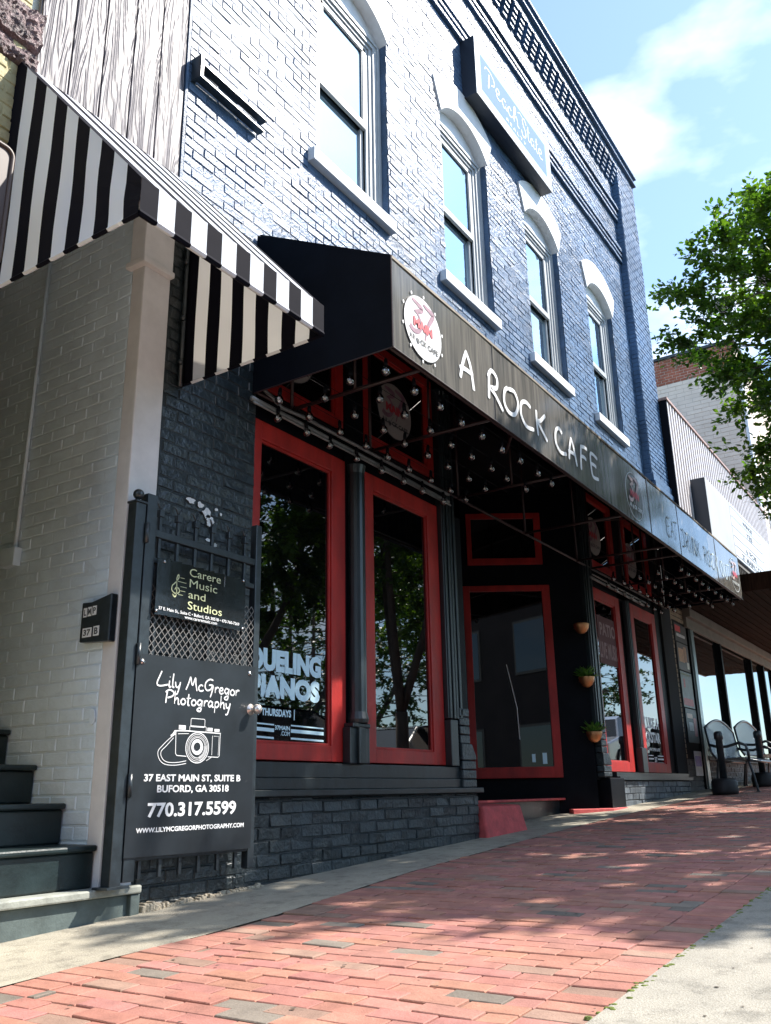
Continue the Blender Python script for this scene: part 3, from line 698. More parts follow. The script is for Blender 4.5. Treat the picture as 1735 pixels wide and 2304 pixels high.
# dark framing between the red frames
mb = MB()
mb.box(4.05, 7.0, 0.05, 0.2, 3.14, 3.40); mb.box(4.05, 7.0, 0.05, 0.2, 4.36, 4.5); mb.box(5.145, 5.40, 0.035, 0.2, 0.895, 4.4); mb.box(6.54, 7.0, 0.05, 0.3, 0.9, 4.4)
mb.box(10.0, 13.1, 0.05, 0.2, 3.12, 3.37); mb.box(10.0, 13.1, 0.05, 0.2, 4.36, 4.5); mb.box(11.31, 11.75, 0.05, 0.2, 0.885, 4.4); mb.box(12.86, 13.08, 0.03, 0.3, 0.885, 4.4)
mb.box(7.0, 10.0, -0.01, 0.25, 4.2, 4.52); mb.box(4.0, 7.0, 0.2, 0.25, 0.2, 4.4); mb.box(10.0, 13.1, 0.2, 0.25, 0.2, 4.4)
mb.build('shopfront_framing', m_black, cafe)
# turned column between the first two windows
mb = MB(); cx = 5.235
mb.lathe([(0.075, 1.17), (0.082, 1.2), (0.068, 1.25), (0.066, 3.05), (0.08, 3.12)], (cx, -0.005, 0), 18)
mb.box(cx - 0.135, cx + 0.10, -0.04, 0.03, 0.895, 1.14); mb.box(cx - 0.12, cx + 0.09, -0.055, 0.03, 1.14, 1.17); mb.box(cx - 0.06, cx + 0.03, -0.065, 0.03, 0.895, 1.14); mb.box(cx + 0.075, cx + 0.09, -0.008, 0.034, 1.17, 3.1)
mb.build('column', m_greyblack, cafe, bevel=0.006)
mb = MB(); cx = 11.50
mb.box(cx - 0.06, cx + 0.05, -0.02, 0.04, 0.885, 3.1); mb.box(cx - 0.045, cx - 0.02, -0.035, 0.04, 1.2, 3.1); mb.box(cx + 0.01, cx + 0.035, -0.035, 0.04, 1.2, 3.1); mb.box(cx - 0.09, cx + 0.1, -0.05, 0.04, 0.885, 1.19)
mb.build('column', m_greyblack, cafe, bevel=0.006)
mb = MB()
for i, x in enumerate([6.56, 6.615, 6.67, 6.725]):
    mb.box(x, x + 0.034, -0.022 - 0.006 * (i % 2), 0.06, 1.28, 4.3)
mb.box(6.545, 6.78, -0.01, 0.06, 1.28, 4.3); mb.box(6.54, 6.66, -0.03, 0.06, 0.9, 1.27)
mb.build('column', m_greyblack, cafe, bevel=0.005)
mb = MB()
for i, x in enumerate([9.99, 10.045, 10.10, 10.155]):
    mb.box(x, x + 0.03, -0.03 - 0.008 * (i % 2), 0.05, 1.38, 4.3)
mb.box(9.97, 10.20, -0.012, 0.05, 1.38, 4.3)
mb.build('column', m_greyblack, cafe, bevel=0.004)
# stepped brick feet beside the doorway
def foot(xl, xr, zt, name='buttress'):
    mb = MB(); z = 0.73 if xl < 8 else 0.83
    n = 4; zz = zt
    for i in range(n):
        mb.box(xl + 0.002, xr - 0.06, -0.028, 0.3, zz - 0.068, zz); zz -= 0.074
    mb.prism([(xl, zz - 0.13), (xr + 0.015, zz - 0.13), (xr + 0.015, zz - 0.10), (xr - 0.05, zz + 0.004), (xl, zz + 0.004)], face(0.3), 0, 0.34); zz -= 0.135
    while zz > z + 0.03:
        h = min(0.07, zz - z); mb.box(xl + 0.005, xr + 0.012, -0.036, 0.3, zz - h, zz); zz -= 0.075
    mb.build(name, m_black_brick, cafe, bevel=0.008)
foot(6.70, 6.93, 1.375); foot(10.03, 10.27, 1.385)
MB().box(10.13, 10.6, -0.06, 0.4, 0.4, 0.82).build('base_block', m_black, cafe, bevel=0.01)

# recessed entrance: floor, walls, splayed glazed side
ux, uy = 0.5523, -0.8337
P0 = (9.95, 0.03)
def SP(s, z, w):          # splayed wall mapping, w towards the opening
    nx, ny = -0.8337, -0.5523
    return (P0[0] + ux * s + nx * w, P0[1] + uy * s + ny * w, z)
mb = MB(); mb.prism([(-2.6, 0.3), (0.0, 0.3), (0.0, 4.4), (-2.6, 4.4)], SP, -0.2, 0)
mb.box(7.0, 10.6, 2.2, 2.5, 0.3, 4.5); mb.box(6.72, 6.99, 0.3, 2.3, 0.686, 4.5); mb.box(6.9, 10.4, 0.25, 2.5, 4.2, 4.5); mb.box(10.02, 10.3, 0.05, 0.4, 0.8, 4.4)
mb.build('recess_walls', m_black, cafe)
mb = MB(); mb.prism([(7.0, 0.4), (9.92, 0.4), (9.2, 2.3), (7.0, 2.3)], lambda u, v, w: (u, v, w), 0.30, 0.588)
mb.build('recess_floor', m_greyblack, cafe)
mb = MB(); mb.box(7.0, 9.9, 0.34, 0.5, 0.589, 0.612); mb.prism([(9.88, 0.40), (10.35, 0.12), (10.55, -0.10), (10.1, -0.08), (9.6, 0.2)], lambda u, v, w: (u, v, w), 0.38, 0.492)
mb.build('threshold', m_redstone, cafe, bevel=0.008)
mb = MB()
for (p, q, r_, s_) in [(-1.42, -1.34, .83, 3.04), (-0.48, -0.385, .83, 3.04), (-1.34, -0.48, .83, .95), (-1.34, -0.48, 2.97, 3.04)]:
    mb.prism([(p, r_), (q, r_), (q, s_), (p, s_)], SP, 0.002, 0.05)
door = mb.build('side_light', m_red, cafe, bevel=0.004)
MB().prism([(-1.34, .95), (-0.48, .95), (-0.48, 2.97), (-1.34, 2.97)], SP, 0.004, 0.02).build('pane', m_glass, door)
mb = MB()
for (p, q, r_, s_) in [(-1.35, -1.29, 3.3, 3.95), (-0.52, -0.44, 3.3, 3.95), (-1.29, -0.52, 3.3, 3.38), (-1.29, -0.52, 3.88, 3.95)]:
    mb.prism([(p, r_), (q, r_), (q, s_), (p, s_)], SP, 0.002, 0.04)
tr = mb.build('transom', m_red, cafe, bevel=0.004)
MB().prism([(-1.29, 3.38), (-0.52, 3.38), (-0.52, 3.88), (-1.29, 3.88)], SP, 0.004, 0.015).build('pane', m_glass, tr)
mb = MB(); mb.prism([(-0.72, 1.0), (-0.68, 1.0), (-0.68, 1.09), (-0.72, 1.09)], SP, 0.021, 0.023); mb.prism([(-0.60, 0.98), (-0.55, 0.98), (-0.55, 1.10), (-0.60, 1.10)], SP, 0.021, 0.023)
mb.build('blue_rectangle', m_text_pale, door)  # two small pale blue rectangles on the side light pane
mb = MB(); mb.tube([SP(-0.95, 2.1, .03), SP(-0.86, 1.6, .05), SP(-0.85, 1.25, .04)], 0.006, 6)
mb.build('reed', m_trim, door)
# conduits over the shopfront
for pts_, r_ in (([(4.0, -0.03, 3.225), (6.65, -0.03, 3.20)], .018), ([(4.0, -0.05, 3.19), (6.65, -0.05, 3.165)], .009), ([(4.12, -0.03, 3.33), (4.2, -0.03, 3.31), (4.3, -0.04, 3.26), (4.5, -0.06, 3.262), (6.6, -0.06, 3.25)], .014),
                 ([(10.15, -0.03, 3.17), (12.2, -0.03, 3.15)], .018), ([(10.15, -0.06, 3.2), (12.2, -0.06, 3.18)], .010)):
    MB().tube(pts_, r_, 8).build('conduit', m_conduit, cafe, smooth=True)
# shop window lettering
kk = 3.757 / 3.7
def GW(u, v, w): X, Z = apx(u, v, 0.057); return (X, 0.057 - w, Z)
mb = MB()
put_text(mb, 'DUELING', GW, 4.092, 4.812, 1.446, 1.590, 0.0, bold=0.065, warp=None)
put_text(mb, 'PIANOS', GW, 4.098, 4.80, 1.280, 1.424, 0.0, bold=0.065)
put_text(mb, 'EVERY THURSDAYS', GW, 4.06, 4.50, 1.170, 1.216, 0.0, bold=0.04)
mb.quad(GW(4.528, 1.155, 0), GW(4.536, 1.155, 0), GW(4.536, 1.222, 0), GW(4.528, 1.222, 0))
put_text(mb, '37MAIN', GW, 4.342, 4.49, 1.088, 1.116, 0.0, bold=0.03)
put_text(mb, '.COM', GW, 4.40, 4.49, 1.055, 1.082, 0.0, bold=0.01)
for z, h in ((1.117, .009), (1.077, .022), (1.035, .012)):
    for a, b in ((4.10, 4.335), (4.50, 4.845)):
        mb.quad(GW(a, z, 0), GW(b, z - .004, 0), GW(b, z + h - .004, 0), GW(a, z + h, 0))
mb.build('lettering', m_text_pale, fw1)
mb = MB()
put_text(mb, 'EAT LIKE A', GW, 11.53, 12.385, 1.455, 1.60, 0.0, bold=0.045)
put_text(mb, 'ROCKSTAR', GW, 11.55, 12.39, 1.27, 1.41, 0.0, bold=0.045)
put_text(mb, 'KITCHEN OPEN LATE', GW, 11.7, 12.33, 1.165, 1.205, 0.0, bold=0.03)
for z, h in ((1.10, .012), (1.055, .02), (1.01, .012)):
    for a, b in ((11.80, 12.02), (12.2, 12.45)): mb.quad(GW(a, z, 0), GW(b, z, 0), GW(b, z + h, 0), GW(a, z + h, 0))
put_text(mb, '37', GW, 12.05, 12.17, 1.02, 1.09, 0.0, bold=0.03)
mb.build('lettering', m_text_white, fw4)
mb = MB()
put_text(mb, 'LIVE MUSIC', GW, 10.36, 11.0, 2.22, 2.42, 0.0, bold=0.03, mi=1)
put_text(mb, 'PATIO', GW, 10.4, 10.95, 2.50, 2.66, 0.0, bold=0.03, mi=1)
mb.quad(GW(10.33, 2.15, -.0006), GW(11.03, 2.15, -.0006), GW(11.03, 2.74, -.0006), GW(10.33, 2.74, -.0006))
mb.build('banner', [mat('faded_maroon_banner', (0.10, 0.028, 0.035), 0.7), mat('faded_pink_ink', (0.30, 0.20, 0.21), 0.7)], fw3)
# torn paper scraps on the pier
mb = MB()
def scrap(cx, cz, rx, rz, seed, k=14):
    rr = random.Random(seed); pts = []
    for i in range(k):
        t = 2 * PI * i / k; q = rr.uniform(0.6, 1.1); pts.append((cx + rx * q * math.cos(t), cz + rz * q * math.sin(t)))
    mb.prism(pts, face(-0.0125), 0, 0.0015)
scrap(3.52, 2.378, .042, .02, 1); scrap(3.60, 2.37, .028, .022, 2); scrap(3.655, 2.335, .042, .036, 3); scrap(3.685, 2.30, .04, .03, 4, 18); scrap(3.675, 2.27, .02, .02, 9)
scrap(3.735, 2.375, .016, .01, 5); scrap(3.775, 2.355, .01, .012, 6); scrap(3.68, 2.168, .035, .014, 7); scrap(3.735, 2.15, .02, .016, 8)
mb.build('paper_scrap', mat('torn_paper', (0.72, 0.74, 0.74), 0.8, var=0.15, vscale=60), cafe)
# crumbling footing below the pier
mb = MB(); rr = random.Random(3)
for i in range(60):
    x = 3.3 + i * 0.0155; h = rr.uniform(0.006, 0.022) + (0.022 if i < 9 else 0) + 0.006 * math.sin(i * .7)
    mb.box(x, x + rr.uniform(.016, .03), -0.028 - rr.uniform(0, .02) - (.02 if i < 9 else 0), 0.0, G(x) - 0.02, G(x) + h)
mb.build('footing', mat('crumbling_stone', (0.42, 0.36, 0.27), 0.9, var=0.4, vscale=30, bump=1, bscale=60, bdist=0.01), cafe, bevel=0.008)

# red wedge block beside the doorway
mb = MB(); mb.add([(7.03, -0.075, .28), (7.80, -0.09, .33), (7.80, 0.34, .33), (7.03, 0.34, .28), (7.035, -0.03, .575), (7.785, -0.03, .575), (7.785, 0.33, .59), (7.035, 0.33, .59)],
              [(0, 3, 2, 1), (4, 5, 6, 7), (0, 1, 5, 4), (1, 2, 6, 5), (2, 3, 7, 6), (3, 0, 4, 7)])
tag(mb.build('step_block', m_redstone, bevel=0.02), 'red painted concrete step block at the mouth of the cafe doorway', 'step')

# rusted bar bracket on the upper brickwork
t = thing('wall_bracket', 'black steel double bar bracket on the upper brick wall beside the wood siding', 'bracket', (3.6, 0, 5.5))
mb = MB(); mb.box(3.36, 4.03, -0.075, -0.012, 5.475, 5.495); mb.box(3.34, 4.0, -0.075, -0.012, 5.36, 5.38)
mb.build('bar', m_iron, t, bevel=0.003)
mb = MB(); mb.box(3.33, 3.36, -0.09, 0.0, 5.34, 5.53); mb.build('end_plate', m_iron, t, bevel=0.003)

# ================================================================== CAFE CANOPY
X0, X1, YF = 4.04, 13.36, -1.13
ZB, ZF, ZW = 3.28, 3.92, 4.52
can = thing('cafe_canopy', 'long black vinyl canopy lettered A ROCK CAFE over the red shopfront', 'canopy', (8.7, -0.5, 3.28))
mb = MB(); from mathutils import noise as mn_
nX, nZ = 260, 5
def vpt(i, j):
    x = X0 + (X1 - X0) * i / nX; z = ZB + (ZF - ZB) * j / nZ
    return (x, YF + 0.0035 + 0.0035 * mn_.noise(Vector((x * 1.3, z * 1.5, 2))) + 0.002 * math.sin(x * 5.2 + z), z)
mb.add([vpt(i, j) for i in range(nX + 1) for j in range(nZ + 1)], [(i * (nZ + 1) + j, (i + 1) * (nZ + 1) + j, (i + 1) * (nZ + 1) + j + 1, i * (nZ + 1) + j + 1) for i in range(nX) for j in range(nZ)])
mb.build('valance', m_valance, can, smooth=True)
for x in (5.43, 7.32, 9.12, 10.24, 12.0):
    MB().box(x, x + .012, YF - .0012, YF + .006, ZB + .004, ZF - .004).build('seam', m_valance, can)
MB().box(X0, X1, YF - .004, YF + .004, ZF - .012, ZF + .008).build('top_hem', mat('dusty_tan_hem', (.20, .165, .12), .7, var=.3, vscale=9), can)
mb = MB(); mb.prism([(YF - 0.002, ZF + .002), (-0.02, ZW), (-0.02, ZW + .006), (YF - 0.002, ZF + .008)], lambda u, v, w: (w, u, v), X0, X1)
mb.build('roof_cover', m_canopy, can)
mb = MB(); mb.prism([(-0.005, ZB), (YF, ZB), (YF, ZF), (-0.005, ZW)], lambda u, v, w: (w, u, v), X0 - .004, X0)
mb.build('side_panel', m_canopy, can)
mb = MB(); mb.prism([(-0.005, ZB), (YF, ZB), (YF, ZF), (-0.005, ZW)], lambda u, v, w: (w, u, v), X1, X1 + .004)
mb.build('side_panel', m_canopy, can)
mb = MB()
mb.tube([(X0 - .006, YF - .006, ZF), (X0 - .006, YF - .006, ZB)], 0.006, 6); mb.tube([(X0 - .006, YF - .004, ZB - .004), (X1, YF - .004, ZB - .004)], 0.006, 6)
mb.tube([(X0 - .004, YF, ZB - .004), (X0 - .004, -0.02, ZB - .004)], 0.005, 6)
mb.build('piping', m_steel_red, can)
mb = MB()
TR = [4.42, 5.40, 6.84, 8.3, 9.75, 10.22, 11.4, 12.4, 13.2]
for x in TR:
    mb.tube([(x, YF + .03, ZB + .012), (x, -0.02, ZB + .012)], 0.014, 6); mb.tube([(x, YF + .03, ZB), (x, YF + .03, ZF - .03)], 0.012, 6)
    mb.tube([(x, YF + .03, ZF - .03), (x, -0.03, ZW - .06)], 0.012, 6); mb.tube([(x, -0.03, ZB), (x, -0.03, ZW - .05)], 0.014, 6); mb.tube([(x, -0.58, ZB + .012), (x, -0.58, 4.18)], 0.011, 6)
for y, z in ((YF + .03, ZB + .012), (-0.02, ZB + .012), (YF + .03, ZF - .03), (-0.58, 4.18)):
    mb.tube([(X0 + .01, y, z), (X1 - .01, y, z)], 0.014, 6)
mb.tube([(5.9, YF + .05, 3.45), (6.05, -0.9, 3.28)], 0.012, 6); mb.tube([(8.62, -1.10, 3.34), (8.45, -0.6, 3.34)], 0.006, 6)
mb.build('frame', m_steel_red, can, smooth=True)
for i in range(5):
    y = [-1.0, -0.735, -0.465, -0.19, -0.06][i]
    for a, b in ((4.06, 7.0), (10.3, 13.25)):
        MB().tube([(a, y, 3.294), (b, y, 3.294)], 0.0025, 4).build('bulb_cable', m_black, can)
FV = face(YF - 0.0015)
# brush lettering A ROCK CAFE
mb = MB()
B = {
 'A1': [[(4.895, 3.42), (4.945, 3.56), (5.005, 3.67)], [(4.985, 3.665), (5.05, 3.58), (5.085, 3.43), (5.088, 3.395)], [(4.89, 3.50), (4.98, 3.515), (5.09, 3.515)]],
 'R1': [[(5.35, 3.655), (5.335, 3.53), (5.325, 3.425)], [(5.325, 3.60), (5.39, 3.675), (5.475, 3.645), (5.46, 3.56), (5.36, 3.525), (5.44, 3.49), (5.555, 3.405)]],
 'O1': [[(5.66, 3.64), (5.60, 3.59), (5.585, 3.49), (5.66, 3.435), (5.77, 3.46), (5.835, 3.57), (5.78, 3.65), (5.67, 3.635)]],
 'C1': [[(6.08, 3.63), (5.99, 3.645), (5.90, 3.60), (5.885, 3.50), (5.97, 3.43), (6.12, 3.45)]],
 'K1': [[(6.19, 3.65), (6.185, 3.54), (6.195, 3.425)], [(6.37, 3.665), (6.27, 3.585), (6.21, 3.55), (6.28, 3.50), (6.38, 3.435)]],
 'C2': [[(6.72, 3.62), (6.66, 3.65), (6.58, 3.60), (6.565, 3.49), (6.66, 3.43), (6.79, 3.455)]],
 'A2': [[(6.84, 3.425), (6.875, 3.55), (6.93, 3.655)], [(6.92, 3.65), (6.97, 3.57), (7.02, 3.41)], [(6.83, 3.50), (6.93, 3.51), (7.01, 3.505)]],
 'F1': [[(7.16, 3.66), (7.135, 3.53), (7.12, 3.41)], [(7.15, 3.645), (7.24, 3.665), (7.315, 3.665)], [(7.13, 3.545), (7.21, 3.56), (7.27, 3.55)]],
 'E1': [[(7.57, 3.65), (7.46, 3.665), (7.39, 3.64), (7.385, 3.50), (7.42, 3.43), (7.56, 3.445)], [(7.395, 3.555), (7.46, 3.56), (7.52, 3.555)]],
}
for g_ in B.values():
    for s_ in g_: stroke(mb, s_, 0.035, FV, 0.002)
mb.build('lettering', m_text_white, can)
mb = MB()
E2 = [[(9.86, 3.64), (9.76, 3.62), (9.75, 3.45), (9.84, 3.41)], [(9.76, 3.53), (9.83, 3.54)], [(9.90, 3.42), (9.96, 3.63)], [(9.96, 3.63), (10.02, 3.42)], [(9.91, 3.5), (10.0, 3.51)], [(10.03, 3.64), (10.17, 3.66)], [(10.10, 3.64), (10.08, 3.42)], [(10.2, 3.41), (10.21, 3.42)],
      [(10.38, 3.64), (10.36, 3.42)], [(10.36, 3.64), (10.48, 3.60), (10.47, 3.46), (10.37, 3.42)], [(10.57, 3.64), (10.56, 3.42)], [(10.55, 3.64), (10.66, 3.61), (10.60, 3.53), (10.57, 3.53), (10.68, 3.41)], [(10.76, 3.64), (10.75, 3.42)], [(10.83, 3.41), (10.84, 3.64), (10.95, 3.42), (10.96, 3.65)], [(11.04, 3.64), (11.03, 3.42)], [(11.14, 3.64), (11.05, 3.53), (11.15, 3.41)], [(11.2, 3.41), (11.21, 3.42)],
      [(11.36, 3.64), (11.35, 3.42)], [(11.34, 3.64), (11.46, 3.61), (11.40, 3.53), (11.37, 3.53), (11.48, 3.41)], [(11.60, 3.64), (11.54, 3.53), (11.60, 3.42), (11.68, 3.53), (11.60, 3.64)], [(11.86, 3.63), (11.77, 3.62), (11.75, 3.46), (11.86, 3.43)], [(11.95, 3.65), (11.94, 3.42)], [(12.05, 3.65), (11.96, 3.53), (12.06, 3.41)],
      [(12.26, 3.64), (12.19, 3.53), (12.26, 3.42), (12.34, 3.53), (12.26, 3.64)], [(12.40, 3.64), (12.40, 3.47), (12.47, 3.42), (12.52, 3.5), (12.53, 3.65)], [(12.57, 3.64), (12.71, 3.66)], [(12.64, 3.64), (12.63, 3.42)]]
for s_ in E2: stroke(mb, s_, 0.022, FV, 0.002, smooth=len(s_) > 3)
mb.build('lettering', mat('pale_teal_vinyl', (0.55, 0.66, 0.70), 0.5), can)
def disc_pts(c, z, rx, rz, n=40): return [(c + rx * math.cos(2 * PI * i / n), z + rz * math.sin(2 * PI * i / n)) for i in range(n)]
def logo(parent, cx, cz, r, F, mode, w=0.002):
    """round drum badge: white disc / outline badge / aged disc"""
    if mode != 'outline':
        d = MB(); d.prism(disc_pts(cx, cz, r, r * 0.95), F, w - .001, w + .0005)
        if mode == 'white':
            for k in range(10):
                t = 2 * PI * k / 10 + 0.25
                d.prism(disc_pts(cx + r * 1.10 * math.cos(t), cz + r * 1.04 * math.sin(t), .009, .013, 8), F, w - .001, w + .001)
        d = d.build('badge', m_disc if mode == 'white' else m_disc_offwhite, parent)
        rim = MB(); rim.strip(disc_pts(cx, cz, r * 1.0, r * .95) + disc_pts(cx, cz, r, r * .95)[:1], disc_pts(cx, cz, r * 1.02, r * .97) + disc_pts(cx, cz, r * 1.02, r * .97)[:1], F, w - .001, w + .001); rim.build('rim', m_text_grey, d)
    else:
        d = MB(); d.strip(disc_pts(cx, cz, r * 1.0, r * .95) + disc_pts(cx, cz, r, r * .95)[:1], disc_pts(cx, cz, r * 1.035, r * .985) + disc_pts(cx, cz, r * 1.035, r * .985)[:1], F, w - .001, w + .001)
        d = d.build('badge', mat('pale_grey_ink', (0.55, 0.58, 0.58), 0.4), parent)
    k = r / 0.235; f = lambda p: (cx + (p[0] - 4.41) * k, cz + (p[1] - 3.57) * k)
    m37 = MB(); W = 0.026 * k
    th = lambda s: (lambda q: W * (0.35 + 1.25 * math.sin(PI * min(1, q * 0.9 + 0.08))))
    stroke(m37, [f(p) for p in [(4.272, 3.735), (4.33, 3.728), (4.388, 3.715), (4.39, 3.695), (4.35, 3.675), (4.298, 3.655)]], th(1), F, w + .002)
    stroke(m37, [f(p) for p in [(4.298, 3.66), (4.34, 3.65), (4.375, 3.61), (4.382, 3.565), (4.34, 3.52), (4.28, 3.508), (4.24, 3.53)]], lambda q: W * (0.6 + 1.0 * q), F, w + .002)
    stroke(m37, [f(p) for p in [(4.417, 3.755), (4.47, 3.745), (4.525, 3.735), (4.535, 3.71), (4.48, 3.63), (4.45, 3.56), (4.425, 3.49)]], lambda q: W * (0.5 + 1.1 * math.sin(PI * min(1, q + .08))), F, w + .002)
    m37.build('number', m_text_plum if mode != 'outline' else mat('pale_pink_ink', (0.55, 0.40, 0.38), 0.4), d)
    mm = MB(); a = f((4.282, 3.545)); b_ = f((4.525, 3.615)); put_text(mm, 'MAIN', F, a[0], b_[0], a[1], b_[1], w + .0045, bold=0.06); mm.build('word', m_text_red, d)
    mr = MB(); ink = m_text_grey if mode != 'outline' else mat('pale_grey_ink', (0.55, 0.58, 0.58), 0.4)
    a = f((4.232, 3.437)); b_ = f((4.30, 3.478)); put_text(mr, 'A R', F, a[0], b_[0] , a[1], b_[1], w + .004, bold=0.04)
    a = f((4.365, 3.437)); b_ = f((4.588, 3.478)); put_text(mr, 'CK CAFE', F, a[0], b_[0], a[1], b_[1], w + .004, bold=0.04)
    gt = [f(p) for p in [(4.318, 3.44), (4.335, 3.425), (4.352, 3.44), (4.348, 3.462), (4.338, 3.458), (4.326, 3.47), (4.312, 3.46)]]
    mr.prism(gt, F, w + .003, w + .0042); stroke(mr, [f((4.34, 3.46)), f((4.385, 3.515))], 0.006 * k, F, w + .004, smooth=False)
    if mode == 'white':
        a = f((4.30, 3.395)); b_ = f((4.53, 3.406)); put_text(mr, 'RESTAURANT | BAR | VENUE', F, a[0], b_[0], a[1], b_[1], w + .004)
    mr.build('lettering', ink, d)
logo(can, 4.41, 3.57, 0.232, FV, 'white')
logo(can, 8.62, 3.57, 0.262, FV, 'outline')
logo(can, 13.02, 3.58, 0.25, FV, 'outline')
GWp = lambda u, v, w: (apx(u, v, 0.05)[0], 0.056 - w, apx(u, v, 0.05)[1])
logo(tw1, 4.45, 3.79, 0.26, GWp, 'off_white'); logo(tw2, 5.83, 3.80, 0.26, GWp, 'off_white'); logo(tw3, 10.48, 3.77, 0.26, GWp, 'off_white'); logo(tw4, 11.9, 3.74, 0.26, GWp, 'off_white')

# light bulbs
bulb = thing('light_bulb', 'clear globe bulb hanging in the rows under the black cafe canopy', 'light bulb', (0, 0, 0), 'clear bulbs strung under the cafe canopy')
mb = MB(); mb.lathe([(0.011, 0.0), (0.012, 0.02), (0.024, 0.035), (0.026, 0.048), (0.02, 0.062), (0.008, 0.071), (0.0015, 0.073)], (0, 0, -0.098), 12, fn=lambda x, y, z: (x, y, z))
mb2 = MB(); prof = [(0.0012, -0.112), (0.014, -0.108), (0.025, -0.097), (0.030, -0.081), (0.027, -0.065), (0.016, -0.05), (0.011, -0.04)]
mb2.lathe(prof, (0, 0, 0), 12); mb2.build('globe', m_bulb, bulb, smooth=True)
mb3 = MB(); mb3.lathe([(0.013, -0.045), (0.014, -0.02), (0.012, 0.0), (0.006, 0.012)], (0, 0, 0), 10); mb3.build('socket', m_black, bulb, smooth=True)
mb4 = MB(); mb4.tube([(-0.004, 0, -0.05), (-0.006, 0, -0.075), (0.0, 0.006, -0.082), (0.007, 0, -0.074), (0.004, 0, -0.05)], 0.0016, 5); mb4.tube([(-0.012, 0, -0.08), (-0.006, 0.008, -0.085), (0.008, 0.006, -0.08), (0.013, 0, -0.077)], 0.0014, 5); mb4.build('filament', m_filament, bulb)
rows = [(-1.0, 4.17), (-0.735, 4.16), (-0.465, 3.96 + .31), (-0.19, 4.12), (-0.06, 4.22)]
first = True
for (y, xs) in rows:
    for a, b in ((4.1, 6.75), (10.4, 13.2)):
        x = xs
        while x < b:
            if x >= a:
                o = bulb if first else copy_tree(bulb); first = False
                o.location = (x + random.uniform(-.02, .02), y + random.uniform(-.01, .01), 3.285 if y < -.1 else 3.235)
                o.rotation_euler = (random.uniform(-.08, .08), random.uniform(-.08, .08), random.uniform(0, 6))
            x += 0.322

# ================================================================== HANGING SIGN ON THE UPPER WALL
sg = thing('box_sign', 'rectangular pale blue realty box sign mounted high between the arched windows', 'sign', (8.5, -0.09, 8.3))
sx0, sx1, sz0, sz1, sp = 7.445, 9.60, 8.335, 9.165, -0.18
mb = MB(); mb.box(sx0, sx1, sp, 0.0, sz0, sz1); mb.build('cabinet', m_cabinet, sg)
mb = MB(); FS = face(sp)
for (p, q, r_, s_) in [(sx0, sx0 + .018, sz0, sz1), (sx1 - .012, sx1, sz0, sz1), (sx0 + .018, sx1 - .012, sz0, sz0 + .012), (sx0 + .018, sx1 - .012, sz1 - .01, sz1)]: mb.box(p, q, sp - .008, sp - .0005, r_, s_)
mb.build('edge_trim', m_white, sg)
mb = MB(); mb.box(sx0 + .018, sx1 - .012, sp - .004, sp - .0008, sz0 + .012, sz1 - .01); mb.build('face', mat('pale_aqua_face', (0.46, 0.62, 0.70), 0.8, spec=0.1), sg)
mb = MB(); mb.box(7.59, 9.455, sp - .0055, sp - .0042, 8.49, 9.0); mb.build('panel', m_bluepanel, sg)
mb = MB(); wd = 0.013
V = lambda pts, W=wd: stroke(mb, pts, W, FS, 0.0065)
V([(7.80, 8.86), (7.785, 8.74), (7.765, 8.64)], .022); V([(7.69, 8.86), (7.72, 8.91), (7.82, 8.92), (7.92, 8.87), (7.93, 8.79), (7.85, 8.74)], .012)
V([(7.97, 8.73), (8.05, 8.76), (8.06, 8.81), (8.01, 8.82), (7.975, 8.76), (8.0, 8.68), (8.07, 8.68), (8.13, 8.73)])
V([(8.24, 8.79), (8.18, 8.80), (8.14, 8.73), (8.19, 8.67), (8.24, 8.73), (8.25, 8.79), (8.24, 8.69), (8.31, 8.70)])
V([(8.40, 8.78), (8.34, 8.80), (8.30, 8.73), (8.34, 8.67), (8.41, 8.69), (8.45, 8.74)])
V([(8.45, 8.70), (8.53, 8.86), (8.52, 8.93), (8.49, 8.88), (8.47, 8.67)]); V([(8.48, 8.73), (8.54, 8.79), (8.57, 8.74), (8.57, 8.68), (8.62, 8.67)])
V([(8.85, 8.88), (8.80, 8.935), (8.74, 8.90), (8.75, 8.82), (8.81, 8.75), (8.80, 8.66), (8.72, 8.63), (8.68, 8.70)], .016); V([(8.60, 8.90), (8.66, 8.94), (8.75, 8.92)], .009)
V([(8.90, 8.90), (8.885, 8.72), (8.91, 8.67), (8.96, 8.71)]); V([(8.85, 8.82), (8.95, 8.83)], .009)
V([(9.06, 8.77), (9.01, 8.79), (8.97, 8.73), (9.0, 8.67), (9.05, 8.72), (9.07, 8.78), (9.06, 8.68), (9.12, 8.70)])
V([(9.16, 8.90), (9.145, 8.72), (9.17, 8.67), (9.21, 8.70)]); V([(9.11, 8.82), (9.21, 8.83)], .009)
V([(9.22, 8.72), (9.30, 8.75), (9.30, 8.80), (9.25, 8.80), (9.22, 8.73), (9.26, 8.66), (9.34, 8.68)])
put_text(mb, 'REALTY', FS, 8.24, 8.80, 8.525, 8.567, 0.0065, spacing=1.5)
mb.build('lettering', m_text_white, sg)

